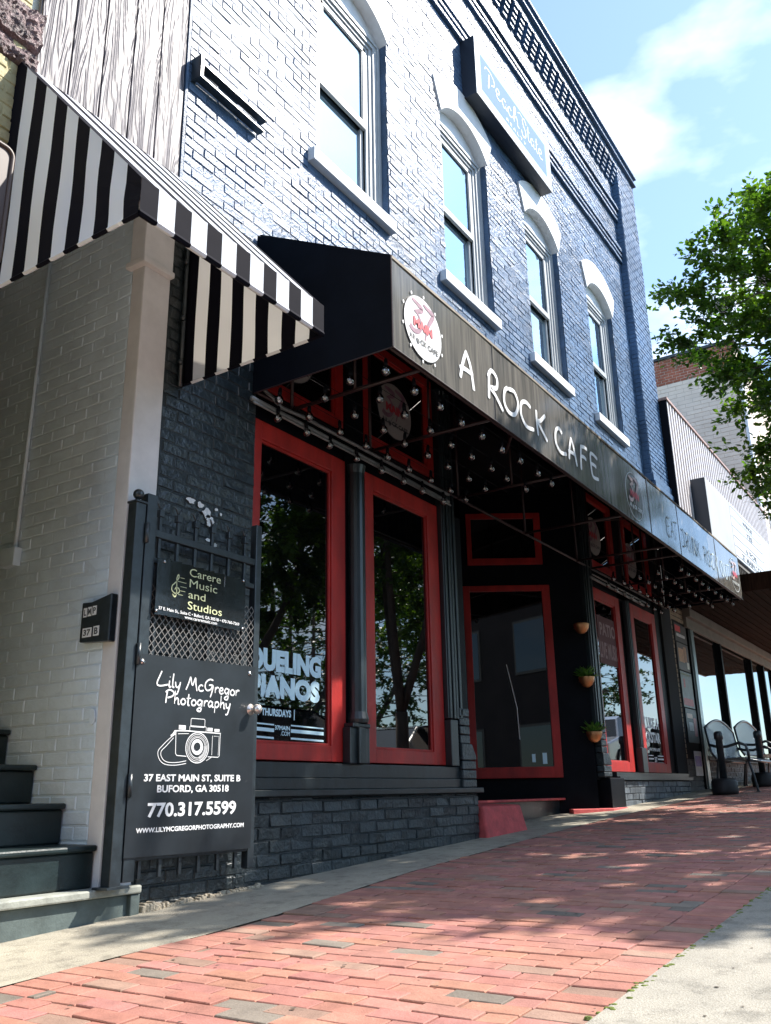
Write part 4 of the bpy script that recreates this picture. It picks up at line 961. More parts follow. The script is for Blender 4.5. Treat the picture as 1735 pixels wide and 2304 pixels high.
# ================================================================== STAIR BAY (left of the cafe)
bay = thing('stair_entry', 'open stairway entrance under grey wood-grain siding with a whitewashed side wall', 'building', (2.6, 0, 0.2))
mb = MB(); xb = 2.205
for i in range(5):
    xe = xb + 0.214
    mb.box(xb + 0.004, xe - 0.004, 0.0, 0.03, 4.2, 11.0); xb = xe
mb.box(2.2, 3.28, 0.012, 0.04, 4.2, 11.0)
mb.build('siding', m_siding, bay, bevel=0.004)
mb = MB(); mb.box(3.283, 3.306, -0.004, 0.2, 4.2, 11.2); mb.build('corner_bead', m_navy_mortar, bay)
WX = 3.056
mb = MB(); FW = lambda u, v, w: (WX - w, u, v)
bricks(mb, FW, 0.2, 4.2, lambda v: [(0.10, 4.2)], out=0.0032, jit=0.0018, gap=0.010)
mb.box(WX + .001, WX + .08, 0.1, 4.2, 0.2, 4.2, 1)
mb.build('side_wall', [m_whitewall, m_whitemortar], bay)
mb = MB(); mb.box(WX - 0.004, WX + 0.2, -0.012, 0.10, 0.27, 4.22); mb.box(WX - .03, WX + .2, -.03, .10, 3.78, 4.22); mb.box(WX - .045, WX + .2, -.05, .12, 3.74, 3.78)
mb.build('door_trim', m_trim, bay, bevel=0.008)
mb = MB(); mb.box(1.2, 3.0, 4.2, 4.4, 0, 4.4); mb.box(1.75, 1.9, 0.0, 4.2, 0, 4.4); mb.box(1.75, 3.2, 0.1, 4.4, 4.22, 4.4); mb.box(1.0, 3.3, 0.06, 4.4, 4.4, 11.0)
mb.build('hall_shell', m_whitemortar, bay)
st_ = thing('staircase', 'dark green painted steps climbing into the left stairway above a concrete slab', 'stairs', (2.4, 0.3, 0.2))
mb = MB(); mb.box(1.6, 3.26, -0.035, 0.03, 0.05, 0.245); mb.build('base', m_slab, st_, bevel=0.006)
mb = MB(); mb.box(1.6, 3.275, -0.07, 0.30, 0.247, 0.285); mb.build('slab', m_slabtop, st_, bevel=0.008)
mb = MB(); mb.box(3.215, 3.275, -0.06, 0.0, 0.06, 0.244); mb.build('corner_post', m_slab, st_, bevel=0.006)
for i in range(9):
    y0 = 0.02 + 0.265 * i; z0 = 0.286 + 0.196 * i if i else 0.286
    mb = MB(); zt = 0.482 + 0.196 * i
    mb.box(1.9, WX - .008, y0 + 0.012, y0 + 0.33, zt - 0.196, zt - 0.03); mb.box(1.9, WX - .008, y0 - 0.012, y0 + 0.33, zt - 0.03, zt)
    sp_ = mb.build('step', m_step, st_, bevel=0.010)

# things fixed to the whitewashed wall
t = thing('mailbox', 'small black letter box marked LMP 37B on the whitewashed stair wall', 'mailbox', (3.03, 0.12, 1.47))
mb = MB(); mb.prism([(0.0, 1.475), (0.235, 1.49), (0.235, 1.705), (0.16, 1.70), (0.0, 1.73)], lambda u, v, w: (WX - .006 - w, u, v), 0, 0.045); mb.build('body', m_iron, t, bevel=0.006)
FM = lambda u, v, w: (WX - .052 - w, 0.235 - u, v)
for (a, b, c_, d) in [(0.02, 0.048, 1.622, 1.672), (0.055, 0.085, 1.624, 1.674), (0.092, 0.125, 1.626, 1.676), (0.025, 0.098, 1.512, 1.562), (0.112, 0.158, 1.513, 1.565)]:
    pl = MB().prism([(a, c_), (b, c_), (b, d), (a, d)], FM, 0, .001).build('number_plate', m_text_white, t)
mb = MB(); put_text(mb, 'L', FM, .026, .043, 1.63, 1.664, .002, .03); put_text(mb, 'M', FM, .058, .082, 1.632, 1.666, .002, .03); put_text(mb, 'P', FM, .098, .12, 1.634, 1.668, .002, .03)
put_text(mb, '37', FM, .033, .09, 1.52, 1.554, .002, .03); put_text(mb, 'B', FM, .12, .15, 1.521, 1.557, .002, .03); mb.build('lettering', m_text_grey, pl)
t = thing('junction_box', 'whitewashed electrical box with a conduit running up the stair wall', 'electrical box', (3.03, 0.98, 2.02))
MB().box(WX - .055, WX - .004, .90, 1.03, 2.02, 2.135).build('box', m_whitewall, t, bevel=0.006)
MB().tube([(WX - .022, .945, 2.13), (WX - .022, .92, 4.2)], .012, 8).build('conduit', m_whitewall, t, smooth=True)
mb = MB(); mb.prism(disc_pts(0.127, 1.10, 0.024, 0.042, 20), lambda u, v, w: (WX - .004 - w, u, v), 0, .012)
tag(mb.build('cover_plate', m_whitewall, bevel=.004), 'oval whitewashed cover plate low on the stair wall near the gate', 'cover plate')

# yellow neighbour at the far left
yb = thing('yellow_building', 'peeling yellow wall with a crumbling dark ledge at the upper left corner', 'building', (0.8, 0, 0))
mb = MB(); bricks(mb, face(0.0), 2.2, 8.0, lambda v: [(-2.0, 2.14)], out=0.006, jit=0.004); mb.box(-2, 2.139, 0.002, 4, 0.1, 8.0, 1)
mb.build('wall', [m_yellow, m_yellow], yb)
from mathutils import noise as mnoise
mb = MB(); nx, nz = 150, 34; lx0, lx1, lz0, lz1 = 0.6, 2.203, 4.47, 4.89
def lpt(i, j):
    x = lx0 + (lx1 - lx0) * i / nx; z = lz0 + (lz1 - lz0) * j / nz
    ragged = 0.022 * mnoise.noise(Vector((x * 9, 3, 0))) + 0.012 * mnoise.noise(Vector((x * 30, 7, 0)))
    if j == 0 or j == nz: return (x, 0.004, z + ragged)
    d = 0.035 + 0.03 * mnoise.noise(Vector((x * 7, z * 7, 1))) + 0.022 * mnoise.noise(Vector((x * 22, z * 22, 5))) + 0.012 * mnoise.noise(Vector((x * 60, z * 60, 9)))
    if abs(z - 4.60) < 0.028: d = 0.004
    return (x, -max(0.003, d), z + ragged * (1 if j > nz * .7 or j < nz * .3 else 0))
mb.add([lpt(i, j) for i in range(nx + 1) for j in range(nz + 1)], [(i * (nz + 1) + j, (i + 1) * (nz + 1) + j, (i + 1) * (nz + 1) + j + 1, i * (nz + 1) + j + 1) for i in range(nx) for j in range(nz)])
mb.build('ledge', m_ledge, yb)
bs = thing('bracket_sign', 'brown rounded sign panel in a tan tube frame at the left edge', 'sign', (1.6, -0.45, 3.3))
def rr_pts(x0, x1, z0, z1, r, n=5):
    P = []
    for cx, cz, a0 in ((x1 - r, z1 - r, 0), (x0 + r, z1 - r, PI / 2), (x0 + r, z0 + r, PI), (x1 - r, z0 + r, 1.5 * PI)):
        for i in range(n + 1): P.append((cx + r * math.cos(a0 + PI / 2 * i / n), cz + r * math.sin(a0 + PI / 2 * i / n)))
    return P
pp = rr_pts(1.25, 1.872, 2.95, 3.535, .035)
mb = MB(); mb.prism(pp, face(-0.44), 0, .014); mb.build('panel', m_brownsign, bs)
mb = MB(); q_ = rr_pts(1.24, 1.882, 2.94, 3.545, .04); mb.tube([(u, -.455, v) for u, v in q_ + q_[:2]], .011, 8, cap=False); mb.tube([(1.55, -.45, 3.545), (1.55, 0.0, 3.75)], .012, 8); mb.build('tube_frame', m_browntube, bs, smooth=True)

# ================================================================== STRIPED AWNING
aw = thing('striped_awning', 'black and white striped canvas awning over the stairway entrance', 'awning', (2.75, -0.5, 3.09))
AX0, AX1, AY = 2.103, 3.400, -1.09
AZB, AZF, AZW = 3.09, 3.262, 4.525
nS = 13
mb = MB()
for i in range(nS):
    a = AX0 + (AX1 - AX0) * i / nS; b = AX0 + (AX1 - AX0) * (i + 1) / nS; mi = 1 - i % 2
    sub = 6
    for k in range(sub):
        p, q = k / sub, (k + 1) / sub
        def pt(x, s): sag = 0.0; return (x, AY * s, AZW + (AZF - AZW) * s + sag)
        mb.quad(pt(a, q), pt(b, q), pt(b, p), pt(a, p), mi)
mb.build('roof', [m_stripe_w, m_stripe_b], aw)
mb = MB()
for i in range(nS):
    a = AX0 + (AX1 - AX0) * i / nS; b = AX0 + (AX1 - AX0) * (i + 1) / nS; mi = 1 - i % 2
    mb.quad((a, AY - .004, AZB + .012), (b, AY - .004, AZB + .012), (b, AY - .004, AZF), (a, AY - .004, AZF), mi)
    # rolled hem
    prof = [(AY - .004, AZB + .012), (AY - .010, AZB - .004), (AY - .001, AZB - .016), (AY + .012, AZB - .012), (AY + .03, AZB)]
    for (y0, z0), (y1, z1) in zip(prof, prof[1:]): mb.quad((a, y1, z1), (b, y1, z1), (b, y0, z0), (a, y0, z0), mi)
mb.build('valance', [m_stripe_w, m_stripe_b], aw)
def wing(x, sgn, name):
    mb = MB(); n = 11
    for i in range(n):
        s0, s1 = i / n, (i + 1) / n; mi = 1 - i % 2
        def top(s): return AZW + (AZF - AZW) * s
        sub = 6
        for k in range(sub):
            zf0, zf1 = k / sub, (k + 1) / sub
            def P(s, q): z = AZB + (top(s) - AZB) * q; return (x + sgn * 0.006 * math.sin(q * 4 + s * 11) * math.sin(PI * min(1, q * 1.2)), AY * s, z)
            mb.quad(P(s0, zf0), P(s1, zf0), P(s1, zf1), P(s0, zf1), mi)
        prof = [(0, AZB), (-sgn * .008, AZB - .014), (sgn * .004, AZB - .022), (sgn * .018, AZB - .012)]
        for (w0, z0), (w1, z1) in zip(prof, prof[1:]): mb.quad((x + w0, AY * s0, z0), (x + w0, AY * s1, z0), (x + w1, AY * s1, z1), (x + w1, AY * s0, z1), mi)
    return mb.build(name, [m_stripe_w, m_stripe_b], aw)
wing(AX0, 1, 'side_wing'); wing(AX1, -1, 'side_wing')
mb = MB(); mb.tube([(AX1 - .03, -0.025, AZB - .03), (AX1 - .03, -0.025, AZW - .05)], .014, 8); mb.tube([(AX1 - .03, -.03, AZW - .06), (AX1 - .03, AY + .03, AZF - .02)], .012, 8)
mb.tube([(AX0 + .03, -.03, AZW - .06), (AX0 + .03, AY + .03, AZF - .02)], .012, 8); mb.tube([(AX0 + .02, AY + .03, AZB + .02), (AX1 - .02, AY + .03, AZB + .02)], .012, 8)
for z in (3.2, 3.5, 3.9): mb.lathe([(.012, 0), (.018, .02), (.01, .03)], (AX1 - .05, -.04, z), 6)
mb.build('pipe_frame', m_iron, aw, smooth=True)

# ================================================================== IRON GATE AND ITS SIGNS
GY = -0.10
gate = thing('iron_gate', 'black iron picket gate with a mesh panel folded back against the dark pier', 'gate', (3.55, GY, 0.31))
mb = MB(); mb.box(3.095, 3.165, GY - .03, GY + .03, 0.31, 2.285); mb.build('stile', m_iron, gate, bevel=0.004)
mb = MB(); mb.box(3.985, 4.035, GY - .025, GY + .025, 0.31, 2.32); mb.build('stile', m_iron, gate, bevel=0.004)
for z0, z1 in ((2.056, 2.098), (1.908, 1.940), (0.40, 0.44)):
    MB().box(3.165, 3.985, GY - .018, GY + .018, z0, z1).build('rail', m_iron, gate, bevel=0.004)
for i, x in enumerate([3.215, 3.350, 3.487, 3.622, 3.765, 3.906]):
    mb = MB(); mb.box(x - .010, x + .010, GY - .01 + .001, GY + .01, 0.315, 2.205)
    mb.box(x - .017, x + .017, GY - .017, GY + .017, 2.180, 2.222)
    pk = mb.build('picket', m_iron, gate, bevel=0.003)
    mb = MB(); lean = [-.3, -.2, -.35, .1, -.1, -.25][i]
    for sg_ in (-1, 1):
        mb.tube([(x, GY, 2.222), (x + sg_ * .010, GY, 2.24), (x + sg_ * .022 + lean * .02, GY, 2.262), (x + sg_ * .036 + lean * .03, GY, 2.258)], [.006, .006, .004, .002], 6)
    mb.build('finial', m_iron, pk, smooth=True)
# expanded metal mesh
mb = MB(); x0, x1, z0, z1 = 3.168, 3.982, 1.40, 1.80
dx, dz = 0.044, 0.0245; rows_ = int((z1 - z0) / dz)
for r_ in range(rows_):
    z = z0 + r_ * dz; n = int((x1 - x0) / dx)
    for c_ in range(n + 1):
        x = x0 + c_ * dx + (dx / 2 if r_ % 2 else 0)
        for s_ in (-1, 1):
            xe = x + s_ * dx / 2
            if x0 <= xe <= x1 and x0 <= x <= x1:
                a = Vector((x, GY - .022, z)); b = Vector((xe, GY - .022, z + dz)); d = (b - a).normalized(); nn = Vector((-d.z, 0, d.x)) * 0.0016
                mb.add([a - nn, b - nn, b + nn, a + nn, a - nn + Vector((0, .003, 0)), b - nn + Vector((0, .003, 0)), b + nn + Vector((0, .003, 0)), a + nn + Vector((0, .003, 0))], [(0, 1, 2, 3), (4, 7, 6, 5), (0, 4, 5, 1), (2, 6, 7, 3)])
mb.build('mesh_panel', m_mesh, gate)
kb = MB(); KX, KZ = 3.962, 1.178
kb.add([], []); kb.box(KX - .034, KX + .03, GY - .034, GY - .026, KZ - .05, KZ + .05)
ky = kb.build('latch_plate', mat('aged_steel', (0.5, 0.47, 0.42), 0.35, metal=0.9), gate, bevel=.003)
rot = lambda x, y, z: (KX + x, GY - .032 - z, KZ + y)
MB().lathe([(0.034, 0), (0.033, .006), (0.014, .012), (0.012, .03), (0.022, .038), (0.029, .052), (0.028, .066), (0.018, .078), (0.003, .081)], (0, 0, 0), 24, fn=rot).build('knob', m_chrome, ky, smooth=True)
gp = thing('gate_post', 'square black steel gate post capped with a small ball by the stair entrance', 'gate post', (3.06, GY, 0.285))
mb = MB(); mb.box(3.018, 3.085, GY - .03, GY + .035, 0.287, 2.215); mb.box(3.012, 3.091, GY - .037, GY + .042, 2.215, 2.228); mb.build('post', m_iron, gp, bevel=0.003)
mb = MB(); prof = [(0.008, 0), (0.008, .012)] + [(max(.001, .030 * math.sin(PI * k / 10)), .042 - .030 * math.cos(PI * k / 10)) for k in range(1, 11)]; mb.lathe(prof, (3.052, GY, 2.228), 16); mb.build('ball_cap', m_iron, gp, smooth=True)
for z in (2.0, 1.35, 0.7):
    MB().lathe([(.012, 0), (.012, .11)], (3.092, GY - .04, z), 8).build('hinge', m_iron, gp, smooth=True)
MB().box(2.99, 3.12, GY - .05, GY + .06, .286, .296).build('foot_plate', m_iron, gp)

bsn = thing('photography_sign', 'tall black gate sign for a photography studio with a white camera drawing', 'sign', (3.575, GY - .03, 0.42))
FB = face(-0.128)
# measured on y=-0.10, so pull sizes to the sign's own plane
def FBs(u, v, w): k = (3.7 - 0.137) / 3.6; return (u * k, -0.137 - w, 0.7 + (v - 0.7) * k)
mb = MB(); mb.prism([(3.118, 0.417), (4.033, 0.412), (4.034, 1.437), (3.118, 1.416)], FBs, -0.004, 0.0); mb.build('board', m_board, bsn)
for (x, z) in ((3.157, 1.375), (3.985, 1.393)):
    mb = MB(); mb.lathe([(.0155, 0), (.0145, .003), (.007, .0032), (.006, .006), (.001, .007)], (0, 0, 0), 14, fn=lambda a, b, c_, x=x, z=z: FBs(x + a, z + b, c_)); mb.build('bolt', m_screw, bsn, smooth=True)
mb = MB(); handwrite(mb, 'Lily McGregor', FBs, 3.262, 1.262, 3.90, 0.0085, xh=0.034, slope=-.015); handwrite(mb, 'Photography', FBs, 3.325, 1.175, 3.835, 0.009, xh=0.033)
put_text(mb, '37 EAST MAIN ST, SUITE B', FBs, 3.214, 3.93, .770, .812, .002, bold=.03)
put_text(mb, 'BUFORD, GA 30518', FBs, 3.306, 3.836, .715, .758, .002, bold=.03)
put_text(mb, '770.317.5599', FBs, 3.250, 3.901, .600, .672, .002, bold=.03)
put_text(mb, 'WWW.LILYMCGREGORPHOTOGRAPHY.COM', FBs, 3.183, 3.969, .529, .553, .002, bold=.03)
mb.build('lettering', m_text_white, bsn)
mb = MB(); Wc = .004
def S_(pts, W=Wc, sm=True): stroke(mb, pts, W, FBs, .0015, smooth=sm, taper=False)
S_([(3.415, 1.035), (3.42, .918), (3.43, .908), (3.50, .905)], Wc, False); S_([(3.41, 1.035), (3.50, 1.038), (3.755, 1.035)], .006, False); S_([(3.752, 1.035), (3.75, .912), (3.74, .905), (3.66, .906)], Wc, False)
S_([(3.43, 1.02), (3.51, 1.024)], .003, False); S_([(3.69, 1.02), (3.69, .915)], .003, False); S_([(3.70, 1.018), (3.742, 1.018), (3.74, .915)], .0025, False)
S_(rr_pts(3.522, 3.628, 1.062, 1.106, .008)[:] + [(3.628, 1.098)], .0035, False); S_(rr_pts(3.515, 3.64, 1.037, 1.066, .008)[:] + [(3.64, 1.058)], .0035, False)
mb.prism([(3.435, 1.043), (3.485, 1.043), (3.485, 1.066), (3.435, 1.066)], FBs, .001, .0015); mb.prism([(3.65, 1.043), (3.69, 1.043), (3.69, 1.062), (3.65, 1.062)], FBs, .001, .0015); mb.prism([(3.705, 1.043), (3.745, 1.043), (3.745, 1.058), (3.705, 1.058)], FBs, .001, .0015)
lc = (3.578, .952)
for r_, W in ((.086, .005), (.076, .003), (.066, .0025), (.058, .0035)):
    p_ = disc_pts(lc[0], lc[1], r_, r_ * .93, 30); S_(p_ + p_[:1], W, False)
mb.prism(disc_pts(lc[0], lc[1] + .004, .044, .042, 24), FBs, .0008, .0012)
for k in range(10):
    p_ = [(lc[0] + (.050 + .003 * k) * math.cos(t_), lc[1] + (.047 + .003 * k) * math.sin(t_)) for t_ in [-1.3 + .15 * q for q in range(11)]]; S_(p_, .0012, False)
S_([(3.415, 1.02), (3.375, .995), (3.33, .96), (3.297, .925), (3.31, .885), (3.35, .862), (3.42, .858), (3.50, .868)], .0035); S_([(3.40, .998), (3.352, .955), (3.318, .925), (3.325, .895), (3.36, .874), (3.43, .872), (3.50, .882)], .0035)
S_([(3.65, .885), (3.69, .905)], .003, False); S_([(3.41, 1.035), (3.395, 1.015), (3.38, 1.005)], .012, False)
dr = mb.build('camera_drawing', m_text_white, bsn)
mb = MB(); mb.prism(disc_pts(lc[0] - .002, lc[1] + .006, .024, .022, 18), FBs, .0032, .0036); mb.build('lens_centre', m_board, dr)

ms = thing('music_sign', 'glossy black music studio sign with a gold treble clef tied to the gate mesh', 'sign', (3.56, GY - .04, 1.64))
def FN(u, v, w): k = (3.7 - 0.150) / 3.6; return (u * k, -0.150 - w, 0.7 + (v - 0.7) * k)
mb = MB()
nb = 8
for i in range(nb):
    a = 3.216 + (3.922 - 3.216) * i / nb; b = 3.216 + (3.922 - 3.216) * (i + 1) / nb
    wv = lambda x: 0.004 * math.sin((x - 3.2) * 9)
    mb.add([FN(a, 1.636, wv(a)), FN(b, 1.640, wv(b)), FN(b, 1.958, wv(b)), FN(a, 1.949, wv(a)), FN(a, 1.636, wv(a) - .003), FN(b, 1.640, wv(b) - .003), FN(b, 1.958, wv(b) - .003), FN(a, 1.949, wv(a) - .003)], [(0, 1, 2, 3), (7, 6, 5, 4), (3, 2, 6, 7), (0, 4, 5, 1)])
mb.build('board', m_gloss_board, ms)
for (x, z) in ((3.262, 1.935), (3.9, 1.945), (3.222, 1.655), (3.902, 1.652)):
    mb = MB(); mb.lathe([(.009, .004), (.008, .008), (.001, .010)], (0, 0, 0), 12, fn=lambda a, b, c_, x=x, z=z: FN(x + a, z + b, c_)); mb.build('bolt', m_screw, ms, smooth=True)
mb = MB(); put_text(mb, 'Carere', FN, 3.452, 3.703, 1.889, 1.936, .006); put_text(mb, 'Music', FN, 3.455, 3.676, 1.826, 1.873, .006); put_text(mb, 'and', FN, 3.45, 3.584, 1.763, 1.806, .006); put_text(mb, 'Studios', FN, 3.449, 3.722, 1.699, 1.745, .006)
stroke(mb, [(3.345, 1.757), (3.33, 1.765), (3.345, 1.752), (3.357, 1.762), (3.36, 1.80), (3.356, 1.85), (3.362, 1.875), (3.37, 1.88), (3.37, 1.862), (3.35, 1.835), (3.325, 1.81), (3.325, 1.785), (3.35, 1.772), (3.378, 1.782), (3.375, 1.803), (3.355, 1.806), (3.346, 1.793)], .006, FN, .005)
for a, b, z in ((3.383, 3.415, 1.867), (3.366, 3.430, 1.843), (3.387, 3.436, 1.817), (3.385, 3.425, 1.793), (3.372, 3.408, 1.770)): stroke(mb, [(a, z), (b, z)], .0045, FN, .005, smooth=False)
mb.build('lettering', m_gold, ms)
mb = MB(); put_text(mb, '37 E. Main St., Suite C • Buford, GA 30518 • 470-760-7269', FN, 3.237, 3.873, 1.662, 1.683, .006, bold=.02); put_text(mb, 'www.careremusic.com', FN, 3.43, 3.686, 1.643, 1.660, .006, bold=.015)
stroke(mb, [(3.737, 1.94), (3.735, 1.878)], .0022, FN, .005, smooth=False)
mb.build('address', m_text_white, ms)

# ================================================================== PLANTERS
def leaf(mb, p, d, l, wd, up=Vector((0, 0, 1)), mi=0, curl=0.25):
    d = d.normalized(); s = d.cross(up)
    if s.length < 1e-3: s = Vector((1, 0, 0))
    s.normalize(); n = s.cross(d)
    m_ = p + d * l * 0.5 + n * l * curl * 0.3; e = p + d * l - n * l * curl * 0.25
    g = random.random()
    mb.add([p, m_ + s * wd * .5, e, m_ - s * wd * .5], [(0, 1, 2, 3)], mi, (g, g, g))
def planter(cx, cy, z, label):
    t = thing('wall_planter', label, 'planter', (cx, cy, z), 'copper planters hanging beside the doorway')
    mb = MB(); prof = [(0.003, 0), (0.035, .008), (0.062, .03), (0.085, .07), (0.094, .115), (0.092, .122)]
    mb.lathe(prof, (cx, cy, z), 20); mb.build('pot', m_copper, t, smooth=True)
    mb = MB(); mb.lathe([(.084, .110), (.02, .113)], (cx, cy, z), 14); mb.build('soil', m_bark, t)
    if z < 2.3:
        mb = MB()
        for i in range(110):
            a = random.uniform(0, 2 * PI); el = random.uniform(0.05, 1.2)
            d = Vector((math.cos(a) * math.cos(el), math.sin(a) * math.cos(el), math.sin(el)))
            leaf(mb, Vector((cx + random.uniform(-.05, .05) + .0, cy + random.uniform(-.05, .05), z + .115)) + d * random.uniform(0, .05), d, random.uniform(.07, .15), .026)
        mb.build('foliage', m_plant, t)
    return t
planter(9.83, 0.02, 2.43, 'copper half-round planter, highest of the three beside the doorway')
planter(9.86, 0.02, 1.815, 'copper planter with spiky green leaves, middle of the three beside the doorway')
planter(9.90, 0.0, 1.20, 'copper planter with green leaves, lowest of the three beside the doorway')
t = thing('trailing_plant', 'pale green leaf sprigs trailing from behind the dark pilaster left of the doorway', 'plant', (7.03, 0.25, 1.3))
mb = MB(); mb.tube([(6.98, .22, 2.6), (7.0, .2, 2.2), (7.02, .2, 2.05), (7.03, .2, 1.9), (7.0, .2, 1.4), (7.04, .2, 1.33)], .003, 5)
st1 = mb.build('stem', m_trim, t)
mb = MB()
for c_, n in (((7.05, .16, 2.03), 15), ((7.03, .16, 1.42), 8)):
    for i in range(n):
        a = random.uniform(-1.2, 1.2); d = Vector((math.cos(a), random.uniform(-.5, .5), math.sin(a) * .8)); leaf(mb, Vector(c_) + Vector((random.uniform(-.05, .03), 0, random.uniform(-.06, .04))), d, random.uniform(.07, .13), .045)
mb.build('foliage', m_plant, t)

# ================================================================== NEIGHBOUR SHOP (ribbed metal front)
nb_ = thing('neighbour_shop', 'single-storey shop with a ribbed pale metal fascia beyond the cafe', 'building', (18, 0, 0.7))
mb = MB(); x = 14.03; F = -0.19
mb.box(14.0, 22.1, -0.17, 0.3, 3.6, 6.93, 1)
while x < 22.1:
    mb.box(x, x + 0.072, -0.24, -0.171, 3.62, 6.93); x += 0.165
mb.build('ribbed_fascia', [m_rib_w, m_rib_b], nb_)
MB().box(13.99, 14.028, -0.24, 0.0, 3.6, 6.95).build('fascia_end', m_rib_b, nb_)
MB().box(13.97, 22.15, -0.262, 0.35, 6.935, 6.985).build('cap_flashing', m_cap_copper, nb_, bevel=.006)
mb = MB(); mb.box(13.99, 22.1, 0.3, 12, 0.4, 6.6); mb.box(14.55, 22.1, 0.15, 0.3, 0.5, 3.6); mb.build('body', m_dark_room, nb_)
mb = MB(); bricks(mb, face(0.02), 0.42, 1.10, lambda v: [(13.62, 22.0)], out=.008); mb.box(13.62, 22, .021, .2, .4, 1.1, 1)
mb.build('stall_riser', [m_grey_brick, m_black_mortar], nb_)
mb = MB(); bricks(mb, face(0.01), 1.1, 3.42, lambda v: [(13.60, 13.66)], out=.008); bricks(mb, face(0.01), 3.18, 3.42, lambda v: [(13.60, 14.5)], out=.008, blen=.2); mb.box(13.6, 14.6, .012, .2, 1.1, 3.42, 1)
mb.build('pier', [m_tan_brick, m_dark_room], nb_)
mb = MB(); mb.box(14.44, 14.56, -.02, .1, .6, 3.4, 1); mb.box(14.56, 14.72, -.03, .1, .6, 3.4, 0); mb.box(14.72, 22, -.02, .1, 3.18, 3.4, 1); mb.box(14.72, 22, -.04, .1, 1.10, 1.16, 1)
for x in (16.53, 19.0, 20.2, 21.4): mb.box(x - .045, x + .045, -.03, .1, 1.16, 3.2, 1)
mb.build('window_frame', [mat('grey_aluminium', (.22, .27, .28), .35, metal=.5), m_black], nb_)
MB().box(14.72, 22, .04, .05, 1.16, 3.18).build('pane', mat('neighbour_glass', (0.01, 0.012, 0.014), 0.015, spec=1.0, ior=2.8), nb_)
# marquee cabinet with letterboard
mq = thing('marquee_sign', 'grey marquee cabinet with a white letterboard on the ribbed metal front', 'sign', (18.5, -0.35, 4.7))
mb = MB(); mb.box(14.98, 22.6, -0.47, -0.21, 4.725, 5.79); mb.build('cabinet', m_cabinet, mq)
MB().box(14.985, 16.72, -.476, -.4705, 4.72, 5.80).build('face', m_grey_face, mq); MB().box(19.42, 22.6, -.476, -.4705, 4.72, 5.80).build('face', m_grey_face, mq)
mb = MB(); mb.box(16.74, 19.40, -.478, -.4705, 4.74, 5.80); lb = mb.build('letterboard', m_letterboard, mq)
mb = MB()
for i in range(6): mb.box(16.76, 19.38, -.484, -.4785, 4.78 + i * .19, 4.788 + i * .19)
mb.build('track', m_conduit, lb)
mb = MB(); FQ = face(-.479)
put_text(mb, 'WINGS', FQ, 17.7, 18.6, 5.58, 5.68, .002, .03); put_text(mb, 'YES', FQ, 17.9, 18.5, 5.38, 5.49, .002, .03); put_text(mb, '6 FOR', FQ, 17.7, 18.7, 5.0, 5.11, .002, .03); put_text(mb, '37 MAIN.COM', FQ, 17.25, 19.1, 4.80, 4.92, .002, .03)
mb.build('lettering', m_text_grey, lb)
# timber canopy of the neighbour
nc = thing('timber_canopy', 'brown timber boarded canopy sheltering the neighbouring shop windows', 'canopy', (18, -0.8, 3.45))
mb = MB(); y = -0.02
while y > -2.0:
    mb.box(13.62, 24, y - .104, y, 3.455 - (.004 if int(-y * 10) % 2 else 0), 3.48); y -= .12
mb.build('soffit', m_wood, nc)
mb = MB(); mb.box(13.58, 13.62, -2.02, 0.0, 3.44, 3.70); mb.build('end_fascia', m_wood, nc)
mb = MB(); mb.box(13.62, 24, -2.05, -2.0, 3.44, 3.70); mb.box(14.3, 24, -.12, 0.0, 3.30, 3.44); mb.box(14.3, 24, -.05, 0.0, 3.14, 3.30); mb.build('fascia', m_fascia, nc, bevel=.006)
mb = MB(); mb.box(13.6, 24, -2.0, 0, 3.481, 3.50); mb.build('deck', m_black, nc)
mb = MB()
for x in [13.8 + .12 * i for i in range(50)]: mb.box(x, x + .02, -1.0, -.98, 3.72, 3.95)
mb.box(13.7, 20, -1.01, -.97, 3.95, 3.99); mb.box(13.7, 20, -1.01, -.97, 3.70, 3.72); mb.build('railing', m_fascia, nc)
# posters on the pier
posters = [
 ('poster', 'dark poster with a red banner heading at the top of the pier posters', 13.72, 14.36, 2.86, 3.14, (0.03, 0.012, 0.012), [((.05, .5, .55, .9), (0.6, 0.02, 0.03)), ((.12, .85, .28, .45), (.55, .5, .5))]),
 ('poster', 'dark brown food poster with golden orange shapes, second down the pier', 13.74, 14.36, 2.42, 2.84, (0.05, 0.02, 0.012), [((.1, .6, .3, .8), (0.45, 0.18, 0.05)), ((.55, .8, .35, .9), (0.35, 0.12, 0.03)), ((.75, .95, .1, .35), (.6, .55, .45))]),
 ('poster', 'faded grey green poster with a red band in the middle of the pier', 13.76, 14.38, 1.86, 2.40, (0.16, 0.18, 0.17), [((.05, .9, .05, .25), (0.40, 0.05, 0.05)), ((.2, .35, .55, .8), (.4, .08, .08)), ((.1, .8, .9, .95), (.35, .35, .2))]),
 ('poster', 'dark teal poster with white lettering on the lower pier', 13.80, 14.40, 1.34, 1.84, (0.045, 0.06, 0.062), [((.1, .6, .72, .86), (0.6, 0.42, 0.33)), ((.2, .6, .35, .6), (.5, .5, .5)), ((.65, .9, .2, .75), (.42, .10, .10))]),
 ('poster', 'white flyer with a violet block taped at the bottom of the pier', 14.0, 14.40, 0.86, 1.22, (0.60, 0.60, 0.62), [((.1, .9, .38, .8), (0.16, 0.12, 0.50))]),
]
